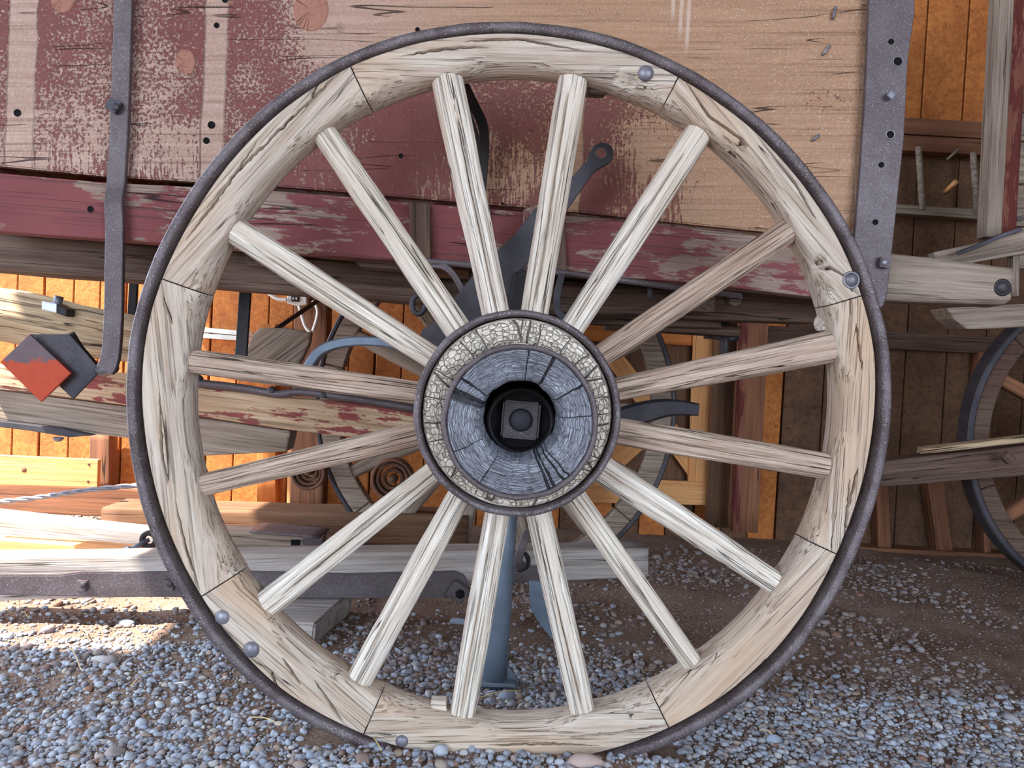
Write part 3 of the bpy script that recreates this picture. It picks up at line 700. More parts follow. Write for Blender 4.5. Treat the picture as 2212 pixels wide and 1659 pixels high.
# wide side board (own local frame so its wear pattern sits in metres from the frame's middle)
poly = [(-45, -140), (1966, -140), (1905, 300), (1885, 524), (1700, 505), (1500, 485), (1200, 453), (900, 428), (600, 402), (230, 381), (-45, 354)]
mwS = frame(at(1106, 829.5, YW), RT)
bm = bmesh.new(); iv = mwS.inverted()
f_ = bm.faces.new([bm.verts.new(iv @ at(*p, YW)) for p in poly])
r_ = bmesh.ops.extrude_face_region(bm, geom=[f_])
for v in r_['geom']:
    if isinstance(v, bmesh.types.BMVert): v.co.y += 0.026
bmesh.ops.bevel(bm, geom=bm.edges[:], offset=0.003, segments=2, affect='EDGES')
side = frombm('side_board', bm, 'side', wagon, mwS); side['label'] = 'wide side board with worn red paint'
def wplate(name, poly, Y, th, mat, **kw): return plate(name, poly, Y, th, mat, wagon, **kw)
# sill board under it (two lengths meet behind the cleat)
sill = wplate('sill_board', [(-45, 370), (230, 394), (600, 412), (905, 438), (1200, 463), (1500, 494), (1700, 514), (1890, 534), (1885, 655), (1740, 640), (1500, 612), (1200, 588), (905, 565), (600, 545), (300, 522), (-45, 498)], 0.325, 0.05, 'sill', grain=((0, 400), (1700, 540)), bev=0.004)
pbeam('lower_beam', (-45, 540, 0.46), (930, 617, 0.46), 80, 74, 0.09, 'greydark', wagon, jit=0.004, seg=50, rnd=0.15)
pbeam('lower_beam', (900, 630, 0.52), (1760, 668, 0.52), 60, 56, 0.09, 'greydark', wagon, jit=0.004, seg=40, rnd=0.15, seed=4)
# floor planks, seen from below, and the far side
fz = at(1106, 590, 0.40).z
xL, xR = at(-45, 600, 0.4).x, at(1860, 600, 0.4).x
nb = 7
for i in range(nb):
    y0 = 0.385 + i * 0.142
    a_ = Vector((xL, y0, fz + 0.09)); b_ = Vector((xR, y0, fz - 0.01))
    beam('floor_plank', a_, b_, 0.026, 0.138, 'greydark', wagon, jit=0.001, seg=8, rnd=0.06)
far = [Vector((xL, 1.38, fz + 0.28)), Vector((xR, 1.38, fz + 0.22))]
beam('far_side_board', far[0], far[1], 0.42, 0.03, 'sill', wagon, jit=0.001, seg=8, rnd=0.04)
beam('end_board', Vector((xL + 0.01, 0.37, fz + 0.30)), Vector((xL + 0.01, 1.38, fz + 0.30)), 0.5, 0.03, 'sill', wagon, jit=0.001, seg=6, rnd=0.04, ysk=(1, 0, 0))
for px in (520, 1010, 1480):
    p = at(px, 650, 0.40)
    beam('floor_joist', Vector((p.x, 0.42, fz - 0.01 - 0.05 * (p.x))), Vector((p.x, 1.38, fz - 0.01 - 0.05 * p.x)), 0.06, 0.07, 'greydark', wagon, jit=0.002, seg=8, ysk=(1, 0, 0))
# stacked bolster timbers right of the hub
for k_, (x0, x1, yy, hh, Yq) in enumerate(((1190, 1600, 628, 34, 0.56), (1210, 1640, 655, 30, 0.58), (1180, 1560, 682, 30, 0.60), (1310, 1600, 704, 20, 0.64))):
    pbeam('bolster_timber', (x0, yy - 4, Yq), (x1, yy + 12, Yq), hh, hh, 0.10, 'greydark', wagon, jit=0.004, seg=18, rnd=0.14, seed=k_ * 3.0)
# cleats on the sill
for pl in ([(884, 434), (928, 440), (930, 568), (886, 563)], [(1130, 452), (1165, 440), (1172, 448), (1150, 520), (1128, 540)], [(1196, 466), (1222, 469), (1224, 590), (1194, 586)]):
    wplate('cleat', pl, 0.300, 0.024, 'sill' if pl[0][0] == 1130 else 'greydark', bev=0.003)
wplate('patch_block', [(755, 553), (905, 562), (905, 585), (780, 578)], 0.36, 0.05, 'greydark')
# long thin rod with hooks under the sill
sweep('truss_rod', [at(900, 563, 0.30), at(1225, 590, 0.30), at(1600, 640, 0.30)], 0.0065, 'iron', wagon, 12)
sweep('hook', smoothpath([at(905, 572, 0.31), at(950, 574, 0.30), at(975, 588, 0.295), at(998, 625, 0.29), at(1012, 660, 0.29)]), 0, 'iron', wagon, flat=(0.013, 0.008))
sweep('hook', smoothpath([at(1214, 592, 0.30), at(1207, 620, 0.29), at(1203, 650, 0.285), at(1207, 675, 0.285), at(1222, 688, 0.285)]), 0, 'irond', wagon, flat=(0.014, 0.008))
sweep('hanger', [at(1405, 615, 0.33), at(1404, 645, 0.33)], 0.006, 'irond', wagon, 10)
sweep('stake_ring', smoothpath([at(1404 - 500 + 14 * math.cos(u * PI / 6), 658 + 20 * math.sin(u * PI / 6), 0.31) for u in range(13)], 3), 0.006, 'irond', wagon, 10)
# left iron strap hanging down from the box
pts = [(270, -60), (264, 150), (258, 300), (252, 400), (247, 440), (249, 490), (248, 600), (246, 690), (240, 770), (228, 800)]
strap = sweep('iron_strap', smoothpath([at(p[0], p[1], 0.315 if p[1] < 420 else 0.30) for p in pts], 6), 0, 'iron', wagon, flat=(0.038, 0.013))
strap['label'] = 'narrow hanging iron strap'
squarenut('strap_nut', at(250, 231, 0.308), 0.026, 0.014, 'irond', strap, 0.5); boltend(at(250, 231, 0.294), 0.008, 'irond', strap)
hole(at(245, 448, 0.2965), 0.0075, strap); hole(at(244, 448, 0.2968), 0.0085, strap, 'bolt').location.y += 0.0006
# right broad iron strap
rs = wplate('iron_strap', [(1884, -140), (1978, -140), (1976, 30), (1962, 125), (1953, 300), (1940, 420), (1930, 520), (1916, 640), (1908, 662), (1893, 668), (1848, 640), (1842, 560), (1858, 380), (1870, 200)], 0.312, 0.014, 'iron', bev=0.002, grain=((1884, 0), (1840, 560)))
rs['label'] = 'broad pitted iron strap with drilled holes'
for (px, py, r) in ((1925, 90, 6), (1939, 133, 9), (1923, 291, 8), (1904, 356, 6), (1891, 480, 6)):
    hole(at(px, py, 0.3115), r * ppm(0.31), rs)
    if r > 7: ring('hole_rim', at(px, py, 0.3115), (r + 2.5) * ppm(.31), r * ppm(.31), -0.0016, 0.001, 'bolt', rs, 28, None, 0.0006)
squarenut('strap_nut', at(1918, 210, 0.311), 0.013, 0.016, 'bolt', rs, 0.7)
nt = squarenut('strap_nut', at(1907, 568, 0.311), 0.022, 0.014, 'iron', rs, 0.06); boltend(at(1911, 567, 0.297), 0.007, 'bolt', nt)
# dark-painted holes, knots and staples of the side board
for (px, py, r) in ((38, 244, 8), (468, 55, 6), (457, 270, 8), (446, 304, 7), (902, 64, 5), (866, 337, 5), (196, 452, 7), (486, 0, 6), (1085, 440, 3)):
    on = side if py < 400 else sill
    hole(at(px, py, (YW if py < 400 else 0.325) - 0.0003), r * ppm(YW), on)
for (px, py, R1) in ((672, 22, 38), (400, 133, 22), (135, -4, 26)):
    kn = lathe('knot', [(0.0001, -0.0022), (R1 * 0.001 * 0.55, -0.0026), (R1 * 0.001 * 0.8, -0.0016), (R1 * 0.00094, -0.0022), (R1 * 0.001, 0.001)], 'knot', side, Matrix.Translation(at(px, py, YW - 0.0002)) @ Matrix.Scale(1.2, 4, (0, 0, 1)), 28)
for (px, py, dx, dy) in ((1802, 28, 3, -11), (1785, 108, 6, -8), (1763, 297, 6, -5)):
    sweep('staple', smoothpath([at(px - dx, py - dy, YW + 0.002), at(px - dx, py - dy, YW - 0.006), at(px, py, YW - 0.009), at(px + dx, py + dy, YW - 0.006), at(px + dx, py + dy, YW + 0.002)], 4), 0.0030, 'bolt', side, 8)
# rear cross bar sticking out to the right
rb_ = pbeam('cross_bar', (1800, 588, 0.40), (2182, 617, 0.40), 104, 74, 0.085, 'greydark', wagon, jit=0.005, seg=40, rnd=0.30, seed=8)
rb_.data.materials[0] = M['log'] if False else M['grey']; rb_['label'] = 'rounded weathered cross bar end'
dome('bar_bolt', at(2165, 621, 0.398), 15 * ppm(.39), 'irond', rb_, 0.6); ring('bar_washer', at(2165, 621, 0.397), 19 * ppm(.39), 12 * ppm(.39), -0.003, 0.002, 'ironb', rb_, 28, None, 0.001)
# brake lever: a forged plate with an eye
lev = [(1268, 347), (1272, 331), (1282, 315), (1298, 307), (1314, 310), (1324, 321), (1326, 336), (1318, 350), (1306, 357), (1297, 362), (1284, 370)]
levp = lev + [(1222, 458), (1148, 560), (1120, 588), (1112, 625), (1104, 690), (1100, 760), (1000, 800), (905, 730), (912, 712), (945, 690), (985, 640), (1040, 572), (1110, 508), (1152, 455), (1235, 383)]
lever = wplate('brake_lever', levp, 0.240, 0.012, 'irond', bev=0.0015); lever['label'] = 'dark forged brake lever with an eye'
ring('lever_eye', at(1299, 331, 0.2395), 13 * ppm(.24), 10 * ppm(.24), -0.002, 0.002, 'iron', lever, 28, None, 0.0008)
lathe('eye_bore', [(10.5 * ppm(.24), -0.0008), (0.0001, -0.0006)], 'side', lever, Matrix.Translation(at(1299, 331, 0.2395)), 24)
wplate('lever_bracket', [(1112, 588), (1134, 584), (1150, 600), (1146, 690), (1098, 690), (1103, 640)], 0.225, 0.012, 'ironb', bev=0.002)
# bent iron hoop behind the second spoke
sweep('iron_hoop', smoothpath([at(1000, 180, 0.15), at(1022, 225, 0.20), at(1043, 272, 0.24), at(1046, 330, 0.27), at(1040, 410, 0.29), at(1042, 470, 0.30)]), 0, 'ironb', wagon, flat=(0.020, 0.006))
sweep('iron_hoop', smoothpath([at(996, 200, 0.17), at(1015, 255, 0.22), at(1030, 310, 0.27), at(1030, 410, 0.30)]), 0, 'irond', wagon, flat=(0.012, 0.006))
# iron straps further under the box
for (x0, y0, x1, y1, wd, Yq) in ((531, 620, 519, 800, 25, 0.85), (290, 600, 284, 705, 18, 0.9)):
    sweep('hanging_iron', [at(x0, y0, Yq), at(x1, y1, Yq)], 0, 'ironb', wagon, flat=(wd * ppm(Yq), 0.012))
sweep('king_bolt', [at(1568, 690, 0.75), at(1563, 790, 0.75)], 0.012, 'irond', wagon, 12)
pbeam('king_bolt_plate', (1530, 725, 0.75), (1596, 732, 0.75), 10, 10, 0.05, 'irond', wagon, jit=0.0, seg=4)
plate('peg', [(1572, 622), (1608, 626), (1604, 655), (1588, 662), (1575, 655)], 0.50, 0.03, 'grey', wagon, bev=0.004)

# curved spring iron around the axle, one blade each way
sp = link('leaf_spring', None, wagon, Matrix.Translation(at(1100, 1000, 0.62))); sp['label'] = 'curved blue grey iron spring'
for pp in ([(664, 800), (690, 762), (730, 743), (790, 737), (850, 743), (930, 765), (1010, 800), (1080, 860)],):
    pts = smoothpath([at(p[0], p[1], 0.60) for p in pp]); sweep('upper_blade', pts, 0, 'steel', sp, flat=(0.022, 0.045))
pp = [(1180, 1000), (1260, 940), (1340, 905), (1400, 888), (1450, 880), (1506, 884)]
pts = smoothpath([at(p[0], p[1], 0.60) for p in pp]); sweep('lower_blade', pts, 0, 'irond', sp, flat=([0.052] * (len(pts) - 18) + list(np.linspace(0.052, 0.03, 18)), 0.045))

# far wheel of the wagon
YF = 1.46
FCX, FCY, FR = 1070, 880, 392
def fpol(a, r, y=YF): p = at(FCX + r * math.cos(a), FCY - r * math.sin(a), YF); return Vector((p.x, y, p.z))
fw = link('far_wheel', None, wagon, Matrix.Translation(fpol(-PI / 2, FR))); fw['label'] = 'dark far wheel partly seen behind the hub'
NA = 96
def arcring(name, parent, ro, ri, y0, y1, mat, a0=0.0, a1=2 * PI, seg=96, P=fpol):
    closed = abs(a1 - a0 - 2 * PI) < 1e-6; vs = []; fs = []; m = seg if closed else seg + 1
    b0 = P((a0 + a1) / 2, 0.5 * (ro + ri))
    for i in range(m):
        a = a0 + (a1 - a0) * i / seg
        for r, y in ((ro, y0), (ro, y1), (ri, y1), (ri, y0)): vs.append(P(a, r, y) - b0)
    for i in range(seg):
        i2 = (i + 1) % m
        for j in range(4): fs.append((i * 4 + j, i * 4 + (j + 1) % 4, i2 * 4 + (j + 1) % 4, i2 * 4 + j))
    if not closed: fs.append((3, 2, 1, 0)); fs.append(tuple((m - 1) * 4 + j for j in range(4)))
    o = make(name, vs, fs, mat, parent, Matrix.Translation(b0))
    bm = bmesh.new(); bm.from_mesh(o.data); bmesh.ops.recalc_face_normals(bm, faces=bm.faces[:])
    bmesh.ops.bevel(bm, geom=[e for e in bm.edges if e.calc_face_angle(0) > 0.8], offset=0.004, segments=1, affect='EDGES'); bm.to_mesh(o.data); bm.free()
    return o
arcring('tyre', fw, FR, FR - 10, YF, YF + 0.055, 'irond')
for q in range(7): arcring('felloe', fw, FR - 10, FR - 52, YF + 0.002, YF + 0.06, 'grey', 2 * PI * q / 7 + 0.2, 2 * PI * (q + 1) / 7 + 0.196, 14)
for q in range(14):
    a = 2 * PI * (q + 0.5) / 14 + 0.2
    beam('spoke', fpol(a, 80, YF + 0.01), fpol(a, FR - 45, YF + 0.01), 0.05, 0.04, 'grey', fw, h1=0.04, jit=0.001, seg=8, rnd=0.5)
lathe('hub', [(0.0001, -0.12), (0.09, -0.12), (0.12, -0.02), (0.14, 0.0), (0.14, 0.08), (0.10, 0.18), (0.0001, 0.18)], 'greydark', fw, Matrix.Translation(fpol(0, 0, YF)), 32)

# rusty coils lying under the wagon
def coil(px, py, r, Y, label):
    c = at(px, py, Y); t_ = thing('rusty_coil', c + Vector((0, 0, -r * ppm(Y))), label, 'coil')
    for k_, rr in enumerate((1.0, 0.78, 0.52)):
        ring('coil_turn', c + Vector((0, 0, 0)), r * rr * ppm(Y), (r * rr - 7) * ppm(Y), 0.0 + 0.01 * k_, 0.05, 'rust', t_, 36, None, 0.003)
    lathe('coil_core', [(0.0001, -0.004), (r * 0.16 * ppm(Y), -0.004), (r * 0.22 * ppm(Y), 0.05)], 'rust', t_, Matrix.Translation(c), 20)
coil(846, 1037, 46, 1.25, 'rusty iron coil lying left of the hub, the nearer and larger one')
coil(664, 1022, 38, 1.35, 'rusty iron coil in shadow behind the low spoke, the smaller one')

# ================================================================== THINGS AT LEFT
# painted pole over grey timber, part of an old implement
im = thing('implement_frame', gnd(300, 1250), 'red and cream painted pole on a grey timber, passing behind the left rim', 'implement')
plate('painted_pole', [(-40, 786), (280, 808), (420, 836), (640, 862), (760, 868), (905, 884), (1000, 900), (1000, 965), (880, 952), (740, 943), (630, 930), (420, 899), (280, 877), (-40, 834)], 0.80, 0.06, 'redboard', im, grain=((0, 800), (900, 915)), bev=0.006)
plate('grey_timber', [(-40, 838), (280, 879), (420, 901), (628, 931), (618, 976), (420, 986), (270, 946), (-40, 912)], 0.83, 0.08, 'grey', im, grain=((0, 870), (620, 955)), bev=0.006)
sweep('brace_rod', smoothpath([at(415, 826, 0.79), at(520, 838, 0.79), at(600, 851, 0.79), at(640, 847, 0.79), at(700, 852, 0.79), at(905, 884, 0.79)]), 0.011, 'iron', im, 12)
for (px, py) in ((428, 819), (588, 844), (700, 854)): dome('rod_bolt', at(px, py, 0.79), 0.014, 'irond', im, 0.9, (0, -0.3, 1))
plate('under_plate', [(-40, 905), (130, 925), (196, 941), (150, 945), (60, 930), (-40, 918)], 0.80, 0.05, 'irond', im, bev=0.002)
dome('plate_bolt', at(126, 946, 0.82), 0.014, 'bolt', im, 0.8, (0, 0, -1))

lg = thing('log', at(140, 760, 0.75), 'rough sunlit log end lying under the wagon at far left', 'log')
pbeam('log_body', (-60, 672, 0.66), (300, 735, 0.72), 92, 84, 0.12, 'log', lg, jit=0.014, seg=40, rnd=0.45, seed=2)
cl = plate('metal_clamp', [(90, 650), (122, 656), (121, 676), (90, 669)], 0.64, 0.04, 'zinc', lg, bev=0.002)
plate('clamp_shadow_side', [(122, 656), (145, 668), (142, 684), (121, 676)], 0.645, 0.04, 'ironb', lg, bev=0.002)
sweep('clamp_bolt', [at(122, 660, 0.67), at(128, 640, 0.67)], 0.011, 'bolt', lg, 12)

sh = thing('plough_share', at(90, 866, 0.42), 'diamond shaped share plate with orange paint at far left', 'plough share')
plate('share_blade', [(0, 782), (64, 722), (153, 806), (88, 868)], 0.40, 0.008, 'share', sh, grain=((0, 800), (200, 800)), bev=0.001)
plate('share_wing', [(66, 722), (150, 722), (217, 800), (157, 862), (126, 832), (153, 806)], 0.425, 0.008, 'irond', sh, bev=0.001)
sweep('share_shank', smoothpath([at(150, 722, 0.44), at(175, 760, 0.46), at(215, 800, 0.43), at(245, 795, 0.34)]), 0.012, 'irond', sh, 12)

nb_ = thing('nailed_board', at(100, 1055, 1.5), 'fresh orange pine board with nail heads at far left above the cable', 'board')
b_ = plate('board', [(-40, 982), (212, 993), (210, 1053), (-40, 1046)], 1.50, 0.022, 'pine', nb_)
for (px, py) in ((192, 1003), (190, 1040)): dome('nail_head', at(px, py, 1.4995), 0.005, 'rust', nb_, 0.4)
lathe('knot', [(0.0001, -0.0008), (0.009, -0.0008), (0.010, 0.001)], 'post', b_, Matrix.Translation(at(52, 1015, 1.4999)), 16)
tag(beam('foundation_board', at(-60, 1072, 1.60), at(420, 1094, 1.60), 60 * ppm(1.6), 0.03, 'post', None, jit=0.001, seg=8), 'brown low board under the pine board by the back wall', 'board')
tag(beam('sill_timber', at(220, 1128, 1.42), at(1010, 1150, 1.42), 62 * ppm(1.42), 0.20, 'wallold', None, jit=0.003, seg=20), 'dusty brown sill timber on the ground under the far wheel', 'timber')

# twisted wire cable
def cable():
    pts = smoothpath([at(-40, 1088, 0.95), at(80, 1075, 0.95), at(180, 1060, 0.96), at(300, 1048, 0.98), at(420, 1040, 1.0)], 10)
    t_ = thing('wire_cable', pts[0], 'twisted wire cable stretched across at far left', 'cable')
    for s_ in range(3):
        out = []
        for i, p in enumerate(pts):
            a = i * 0.75 + s_ * 2 * PI / 3
            out.append(p + Vector((0, math.cos(a), math.sin(a))) * 0.0042)
        sweep('strand', out, 0.0042, 'bolt', t_, 8)
cable()

# timbers on the ground at left
wb = thing('timber', gnd(150, 1190), 'pale timber with a sunlit top running to the rim at far left', 'timber')
pbeam('timber_body', (-50, 1138, 1.02), (360, 1180, 1.02), 54, 46, 0.10, 'tongue', wb, jit=0.002, seg=16, rnd=0.06)
tag(pbeam('board', (-50, 1181, 0.93), (292, 1196, 0.93), 36, 14, 0.07, 'pine', None, jit=0.002, seg=12, rnd=0.10), 'tapering pine board lying in front of the sunlit timber', 'board')
bt = thing('bolt', at(300, 1185, 0.80), 'long bolt with washer lying beside the left rim', 'bolt')
sweep('shank', [at(276, 1189, 0.80), at(322, 1166, 0.84)], 0.006, 'steel', bt, 12)
sweep('head', [at(270, 1192, 0.795), at(281, 1186, 0.80)], 0.013, 'bolt', bt, 6, smooth=False)
ring('washer', at(322, 1166, 0.84), 0.026, 0.012, -0.006, 0.006, 'ironb', bt, 28, None, 0.002)
# iron capped timber
ct = thing('capped_timber', gnd(600, 1230), 'short timber with an iron cap plate and two bolts behind the lower spokes', 'timber')
pbeam('timber_body', (380, 1163, 1.02), (690, 1178, 1.02), 36, 36, 0.10, 'grey', ct, jit=0.002, seg=12, rnd=0.08)
ca = at(540, 1150, 1.02); cb = at(692, 1163, 1.02)
cp = beam('cap_plate', ca + Vector((0, -0.004, 0.004)), cb + Vector((0, -0.004, 0.004)), 0.008, 0.115, 'iron', ct, jit=0.0005, seg=6, rnd=0.2)
for px, py in ((576, 1150), (614, 1160)): dome('cap_bolt', at(px, py, 1.05), 0.012, 'irond', ct, 0.9, (0, -0.2, 1))
plate('cap_end', [(628, 1166), (648, 1166), (648, 1186), (628, 1186)], 1.015, 0.03, 'blk', ct, bev=0.001)
plate('cap_lug', [(652, 1164), (698, 1160), (694, 1186), (655, 1188)], 1.014, 0.03, 'iron', ct, bev=0.001)

# long tongue lying across, nearer at the left
tg = thing('wagon_tongue', gnd(700, 1300), 'long pale timber tongue with an iron side plate lying across behind the wheel', 'tongue')
A0 = at(-70, 1256, 0.52); B0 = at(1400, 1216, 0.82)
tb = beam('tongue_timber', A0, B0, 92 * ppm(0.52), 0.10, 'tongue', tg, h1=62 * ppm(0.82), d1=0.09, jit=0.003, seg=60, rnd=0.10, seed=3)
lowp = []
def tonguept(s_, dz, off): 
    p = A0.lerp(B0, s_); return p + Vector((0.0, -off, dz))
# iron plate on its front, in real 3D along the beam
def along(px, py, off=0.004):
    """pixel to the tongue's front face"""
    nrm = (B0 - A0).cross(Vector((0, 0, 1))).normalized()
    d_ = ray(px, py); t_ = (A0 + nrm * (off if nrm.y < 0 else -off) - EYE).dot(nrm) / d_.dot(nrm)
    return EYE + d_ * t_
def tplate(name, poly, th, mat, parent, off=0.004, bev=0.002):
    nrm = (B0 - A0).cross(Vector((0, 0, 1))).normalized()
    if nrm.y < 0: nrm = -nrm
    pts = [along(*p, off) for p in poly]; c = sum(pts, Vector()) / len(pts); mw = frame(c, B0 - A0, nrm); inv = mw.inverted()
    bm = bmesh.new(); f__ = bm.faces.new([bm.verts.new(inv @ p) for p in pts]); r__ = bmesh.ops.extrude_face_region(bm, geom=[f__])
    for v in r__['geom']:
        if isinstance(v, bmesh.types.BMVert): v.co.y += th
    bmesh.ops.bevel(bm, geom=bm.edges[:], offset=bev, segments=2, affect='EDGES')
    return frombm(name, bm, mat, parent, mw)
ip = tplate('iron_side_plate', [(-50, 1242), (130, 1242), (175, 1236), (350, 1236), (520, 1234), (750, 1240), (985, 1234), (1004, 1243), (1014, 1262), (1012, 1290), (990, 1293), (500, 1292), (300, 1290), (150, 1289), (-50, 1285)], 0.014, 'iron', tg, 0.012, 0.003)
for (px, py, s_) in ((180, 1264, 0.026), (367, 1262, 0.026)):
    q_ = squarenut('plate_nut', along(px, py, 0.012), s_, 0.012, 'iron', ip, 0.05); boltend(along(px, py, 0.024), s_ * 0.3, 'irond', ip)
q_ = squarenut('plate_nut', along(990, 1276, 0.012), 0.048, 0.022, 'iron', ip, 0.55); boltend(along(994, 1283, 0.034), 0.012, 'blk', ip)
ring('clevis_hole', along(1122, 1212, 0.003), 0.030, 0.020, -0.004, 0.004, 'ironb', tg, 32, None, 0.002)
sweep('clevis_link', smoothpath([along(1140, 1150, 0.03), along(1128, 1178, 0.045), along(1120, 1210, 0.04), along(1127, 1222, 0.02)]), 0, 'iron', tg, flat=(0.022, 0.016))
tplate('clevis_plate', [(1090, 1222), (1165, 1222), (1175, 1258), (1085, 1262)], 0.006, 'iron', tg, 0.006)
plate('iron_foot', [(1143, 1255), (1180, 1258), (1200, 1378), (1192, 1382), (1160, 1340), (1145, 1310)], 0.64, 0.02, 'steel', tg, bev=0.002)

# wooden block the tongue rests on
bl = [gnd(565, 1402), gnd(682, 1402)]
bx0, by0 = at(560, 1400, 0.47), None
blk = thing('wooden_block', gnd(650, 1395), 'sawn wooden block under the tongue behind the lower left rim', 'block')
p0, p1 = at(520, 1330, 0.47), at(682, 1334, 0.47)
_s = (p1.x - A0.x) / (B0.x - A0.x); topz_ = min((A0.lerp(B0, q_).z - 0.5 * (92 * ppm(0.52) * (1 - q_) + 62 * ppm(0.82) * q_)) for q_ in (_s, _s * 0.7)) - 0.014 
bm = bmesh.new()
fr = [Vector((p0.x, 0.47, -0.02)), Vector((p1.x - 0.006, 0.47, -0.02)), Vector((p1.x, 0.47, topz_)), Vector((p0.x, 0.47, topz_))]
bk = [v + Vector((0.03, 0.30, 0.0)) for v in fr]
vv = [bm.verts.new(v - Vector((p1.x, 0.47, 0))) for v in fr + bk]
for f4 in ((0, 1, 2, 3), (7, 6, 5, 4), (0, 4, 5, 1), (1, 5, 6, 2), (2, 6, 7, 3), (3, 7, 4, 0)): bm.faces.new([vv[i] for i in f4])
bmesh.ops.bevel(bm, geom=bm.edges[:], offset=0.005, segments=2, affect='EDGES')
frombm('block_body', bm, 'tongue', blk, Matrix.Translation((p1.x, 0.47, 0)))

# outlet box with conduits, and the post it hangs on
op = thing('outlet_post', gnd(680, 1100), 'short dark brown post carrying the outlet box behind the left spokes', 'post')
beam('post_shaft', at(672, 640, 1.74), at(660, 1140, 1.74), 70 * ppm(1.74), 0.08, 'post', op, jit=0.001, seg=6)
ob = thing('outlet_box', at(640, 662, 1.70), 'pale grey electrical outlet box with conduits on a brown post', 'outlet')
plate('box_body', [(620, 634), (662, 636), (662, 658), (640, 661), (620, 655)], 1.695, 0.045, 'white', ob, bev=0.003)
plate('outlet_face', [(629, 638), (646, 639), (646, 652), (629, 651)], 1.691, 0.006, 'irond', ob, bev=0.001)
for (px, py) in ((634, 645), (641, 645)): boltend(at(px, py, 1.690), 0.004, 'white', ob)
for pth in ([(578, 632), (598, 645), (620, 648)], [(646, 660), (653, 685), (660, 705), (670, 718)], [(676, 650), (686, 668), (684, 690), (676, 715)]):
    sweep('conduit', smoothpath([at(p[0], p[1], 1.68) for p in pth]), 0.007, 'white', ob, 10)
# weathered seat slab and loose bits
tag(plate('weathered_slab', [(512, 800), (545, 722), (560, 709), (620, 708), (672, 718), (668, 742), (640, 800)], 1.15, 0.03, 'grey', None, grain=((545, 800), (660, 712)), bev=0.005), 'grey weathered wooden slab standing tilted behind the left spokes', 'slab')
tag(pbeam('white_rail', (425, 711, 1.92), (545, 722, 1.92), 10, 10, 0.032, 'white', None, jit=0.0, seg=4), 'thin sunlit pale rail in front of the orange wall, upper of two', 'rail')
tag(pbeam('white_rail', (425, 724, 1.92), (545, 733, 1.92), 10, 10, 0.032, 'white', None, jit=0.0, seg=4), 'thin sunlit pale rail in front of the orange wall, lower of two', 'rail')
tag(sweep('leaning_rod', [at(480, 790, 1.1), at(700, 640, 1.45)], 0.008, 'irond', None, 10), 'thin dark rod leaning behind the left spokes', 'rod')

# ================================================================== THINGS AT RIGHT
tag(beam('red_post', at(2206, -60, 1.20), at(2178, 512, 1.20), 34 * ppm(1.2), 0.06, 'redpost', None, jit=0.002, seg=16, rnd=0.08), 'worn red post of the next wagon at upper right', 'post')
tag(beam('pale_stake', at(2176, -60, 1.13), at(2146, 512, 1.13), 34 * ppm(1.13), 0.05, 'grey', None, jit=0.002, seg=16, rnd=0.12), 'narrow pale wooden stake beside the red post at upper right', 'stake')
ow = thing('neighbour_wagon', gnd(2300, 1300), 'grey weathered plank side of the next wagon at the right edge', 'wagon')
for k_ in range(7):
    plate('plank', [(2214 - k_ * 4, -60 + k_ * 92), (2330, -60 + k_ * 92), (2330, 28 + k_ * 92), (2210 - k_ * 4, 28 + k_ * 92)], 1.30, 0.02, 'grey', ow)
sweep('latch', [at(2196, 474, 1.288), at(2240, 462, 1.288)], 0, 'iron', ow, flat=(0.014, 0.01))
plate('hang_tag', [(2190, 214), (2230, 196), (2230, 240), (2194, 246)], 1.288, 0.01, 'post', ow); sweep('hang_wire', [at(2196, 200, 1.288), at(2200, 186, 1.288), at(2230, 180, 1.288)], 0.004, 'bolt', ow, 8)
tag(beam('slanting_beam', at(2020, 562, 1.05), at(2300, 508, 0.95), 34 * ppm(1.05), 0.09, 'grey', None, h1=50 * ppm(0.95), jit=0.003, seg=20), 'weathered beam slanting up to the right edge above the cross bar', 'beam')
tag(sweep('iron_bar', smoothpath([at(2066, 548, 1.0), at(2120, 528, 0.97), at(2160, 510, 0.96), at(2205, 495, 0.95)]), 0, 'irond', None, flat=(0.012, 0.02)), 'thin dark iron bar lying on the slanting beam', 'bar')
tag(plate('axle_beam', [(2045, 665), (2320, 650), (2320, 700), (2150, 710), (2090, 712), (2062, 690)], 0.95, 0.10, 'grey', None, bev=0.006), 'thick tapered axle beam at the right edge below the cross bar', 'beam')
tag(beam('prop', at(2196, 545, 1.0), at(2194, 640, 1.0), 14 * ppm(1), 0.03, 'grey', None, jit=0.001, seg=4), 'short upright prop between the two beams at the right edge', 'prop')
pl_ = thing('cart_pole', gnd(2050, 1250), 'dark cart pole reaching in from the right edge with a splintered top', 'pole')
pbeam('pole_timber', (1890, 1026, 1.20), (2320, 985, 1.05), 52, 66, 0.08, 'greydark', pl_, jit=0.003, seg=20)
pbeam('splinter', (1990, 975, 1.12), (2320, 938, 1.02), 10, 14, 0.05, 'log', pl_, jit=0.004, seg=20, rnd=0.4)
squarenut('pole_nut', at(2172, 988, 1.06), 0.03, 0.02, 'greydark', pl_, 0.7)
